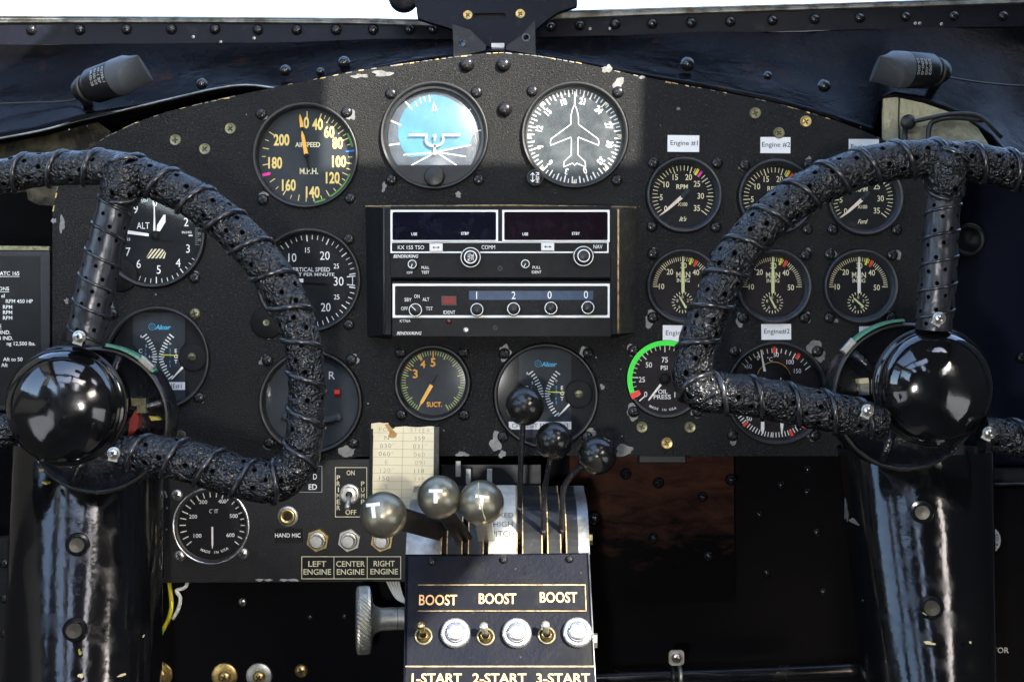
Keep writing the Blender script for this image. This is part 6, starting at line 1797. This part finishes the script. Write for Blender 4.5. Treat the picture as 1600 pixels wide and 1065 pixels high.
# firewall plate low on the left with its brass screws
t = thing('footwell_plate', 'black plate under the lower panel with brass screws and washers along the bottom', 'metal plate', W(440, 1065, -.05))
FW_ = frame(CX, CY, -.05)
mb = MB(); mb.prism(pxpoly([(150, 880), (648, 880), (648, 1400), (150, 1400)]), -6, 0, 'wall_paint', FW_); part('plate', mb, t)
for px, py, r, m in ((250, 1053, 20, 'screw_brass'), (351, 1055, 20.5, 'screw_brass'), (405, 1055, 20.5, 'aluminium')):
    mb = MB(); mb.revolve([(r, 0), (r, 2), (r - 1.5, 3), (8, 3)], m, frame(px, py, -.05), 32); part('washer', mb, t)
    fastener(t, 'pan_brass', px, py + (2 if px > 300 else 0), -.0485, 10)
fastener(t, 'pan_brass', 471, 1047, -.05, 10.5); fastener(t, 'pan_steel', 379, 940, -.05, 6.5); fastener(t, 'pan_black', 484, 964, -.05, 5); fastener(t, 'pan_black', 538, 963, -.05, 5)
# loose wires
def wire(pts, r, m, label, tip=None):
    mb = MB(); mb.tube(spline([W(*p) for p in pts], 6), r * K(pts[0][2]), m, 10)
    if tip: mb.tube([W(*pts[-1]), W(pts[-1][0] - 3, pts[-1][1] + 7, pts[-1][2])], r * .9 * K(pts[0][2]), tip, 10)
    solo('wire', mb, label, 'wire', W(*pts[0]))
wire([(262, 895, -.02), (266, 922, -.015), (268, 945, -.012), (264, 965, -.012), (255, 983, -.015)], 3.3, 'wire_yellow', 'yellow wire with a green end beside the left column', 'wire_green')
wire([(296, 895, -.02), (290, 916, -.014), (276, 922, -.012), (282, 934, -.012), (278, 952, -.012), (270, 966, -.014)], 2.9, 'wire_white', 'short white wire next to the yellow wire')
for i in range(5):
    wire([(600 + i * 5, 896, -.02), (608 + i * 4, 914, -.016), (620 + i * 3, 934 + i, -.014), (640 + i * 2, 944 + i * 2, -.014)], 1.8, 'wire_white', 'thin pale wires bunched under the RIGHT ENGINE placard')
for o in [o for o in sc.objects if o.name.startswith('wire') and o.get('label', '').startswith('thin pale')]: o['group'] = 'thin pale wires in a bunch'

# trim wheel with knurled rim, its axis across the picture
t = thing('trim_knob', 'knurled metal hand knob on a thick shaft left of the pedestal', 'knob', W(570, 968, .06))
Mx = axis_frame(W(568, 968, .06), Vector((-1, -.16, .0)), K(.06))
mb = MB(); n = 96; rowsn = 7; vs = []; fs = []
for j in range(rowsn):
    for i in range(n):
        a = 2 * math.pi * i / n
        b_ = (1 if (i + j) % 2 else 0)
        edge = 1.5 if j in (0, rowsn - 1) else 0
        r = 50 + b_ * 2.1 - edge
        vs.append((r * math.cos(a), r * math.sin(a), -10 + 20 * j / (rowsn - 1)))
for j in range(rowsn - 1):
    for i in range(n): fs.append((j * n + i, j * n + (i + 1) % n, (j + 1) * n + (i + 1) % n, (j + 1) * n + i))
mb.add(vs, fs, 'aluminium', Mx)
mb.lathe([(48.6, 10), (46, 11.5), (0, 11.5)], 'aluminium', Mx, 64); mb.lathe([(48.6, -10), (44, -12), (24, -15)], 'aluminium', Mx, 64)
part('knurled_rim', mb, t)
mb = MB(); mb.revolve([(28, -12), (20, -20), (17.5, -28), (17.5, -62), (17, -64), (0, -64)], 'aluminium', Mx, 48); part('hub_sleeve', mb, t)
mb = MB(); mb.revolve([(14, -60), (14, -110)], 'gloss_black', Mx, 32)
for i in range(7):
    a = R(-60 + i * 20); z0 = -40 - (i * 37 % 11) 
    mb.box(-.7, .7, -1.5 - i % 3, 1.5 + i % 2, 17.55, 17.75, 'print_ink', Mx @ Matrix.Translation((0, 0, z0)) @ Matrix.Rotation(math.pi / 2, 4, 'Y') @ Matrix.Rotation(a + math.pi, 4, 'X'))
for zz in (-52,): mb.lathe([(17.7, zz), (17.7, zz - 1)], 'print_ink', Mx, 48)
part('shaft', mb, t)

# right footwell
mb = MB()
mb.prism(pxpoly([(890, 690), (1146, 690), (1148, 940), (890, 940)]), -4, 0, 'brown_sheen', frame(CX, CY, -.10))  # the sheen on this panel is painted in its colour
solo('brown_sheen_panel', mb, 'dark metal panel with a soft brown sheen painted on, below the main panel', 'metal plate', W(1030, 820, -.10))
ROOT_P = [o for o in sc.objects if o.name == 'brown_sheen_panel'][0]
for px, py, r in ((978, 740, 8), (1029, 754, 8), (1098, 776, 7), (1142, 749, 8), (1021, 840, 7), (1107, 868, 8), (928, 810, 11)): fastener(ROOT_P, 'rivet', px, py, -.098, r)
for px, py in ((1186, 803), (1198, 894), (1276, 831), (1286, 924), (1261, 768), (1262, 733), (1220, 757)):
    t = thing('wall_rivet', 'black rivet head on the dark wall of the right footwell', 'rivet', W(px, py, -.13), 'rivets on the footwell wall'); fastener(t, 'rivet', px, py, -.13, 7)
mb = MB(); mb.box(-38, 38, -7, 7, -10, 0, 'bezel_black', frame(1035, 717, -.008), bev=2.5); solo('panel_tab', mb, 'small black tab hanging under the bottom edge of the main panel', 'bracket', W(1035, 720, -.01))
mb = MB(); mb.prism(pxpoly([(1480, 262), (1800, 262), (1800, 726), (1480, 726)]), -4, 0, 'navy_haze', frame(CX, CY, -.12)); solo('haze_panel', mb, 'added wall panel coloured as a navy haze reflection, right of the perforated spoke', 'wall panel', W(1560, 480, -.12))  # added panel whose colour carries the bluish reflection
t = thing('conduit', 'glossy black conduit tube running along the bottom of the right footwell', 'pipe', W(1120, 1055, -.04))
mb = MB(); mb.tube(spline([W(900, 1062, -.04), W(1000, 1058, -.04), W(1120, 1054, -.04), W(1230, 1050, -.04), W(1340, 1045, -.04)], 6), 12 * K(-.04), 'gloss_black', 20); part('pipe', mb, t)
t = thing('pipe_clamp', 'metal clamp with one screw holding the black conduit', 'clamp', W(1057, 1040, -.035))
Mc = frame(1057, 1027, -.025)
mb = MB(); mb.prism(rrect(-12, 12, -12, 12, 6), -3, 0, 'aluminium', Mc); part('strap_tab', mb, t)
mb = MB(); ring = [W(1057, 1056, -.04) + Vector((0, -math.cos(a) * 13.5 * K(-.04), math.sin(a) * 13.5 * K(-.04))) for a in [R(x) for x in range(-110, 111, 15)]]
for q in (-7, 5): mb.tube([p + Vector((q * S, 0, 0)) for p in ring], .0019, 'wire_black' if q < 0 else 'aluminium', 8)
part('strap', mb, t)
fastener(t, 'pan_steel', 1057, 1027, -.025, 8)
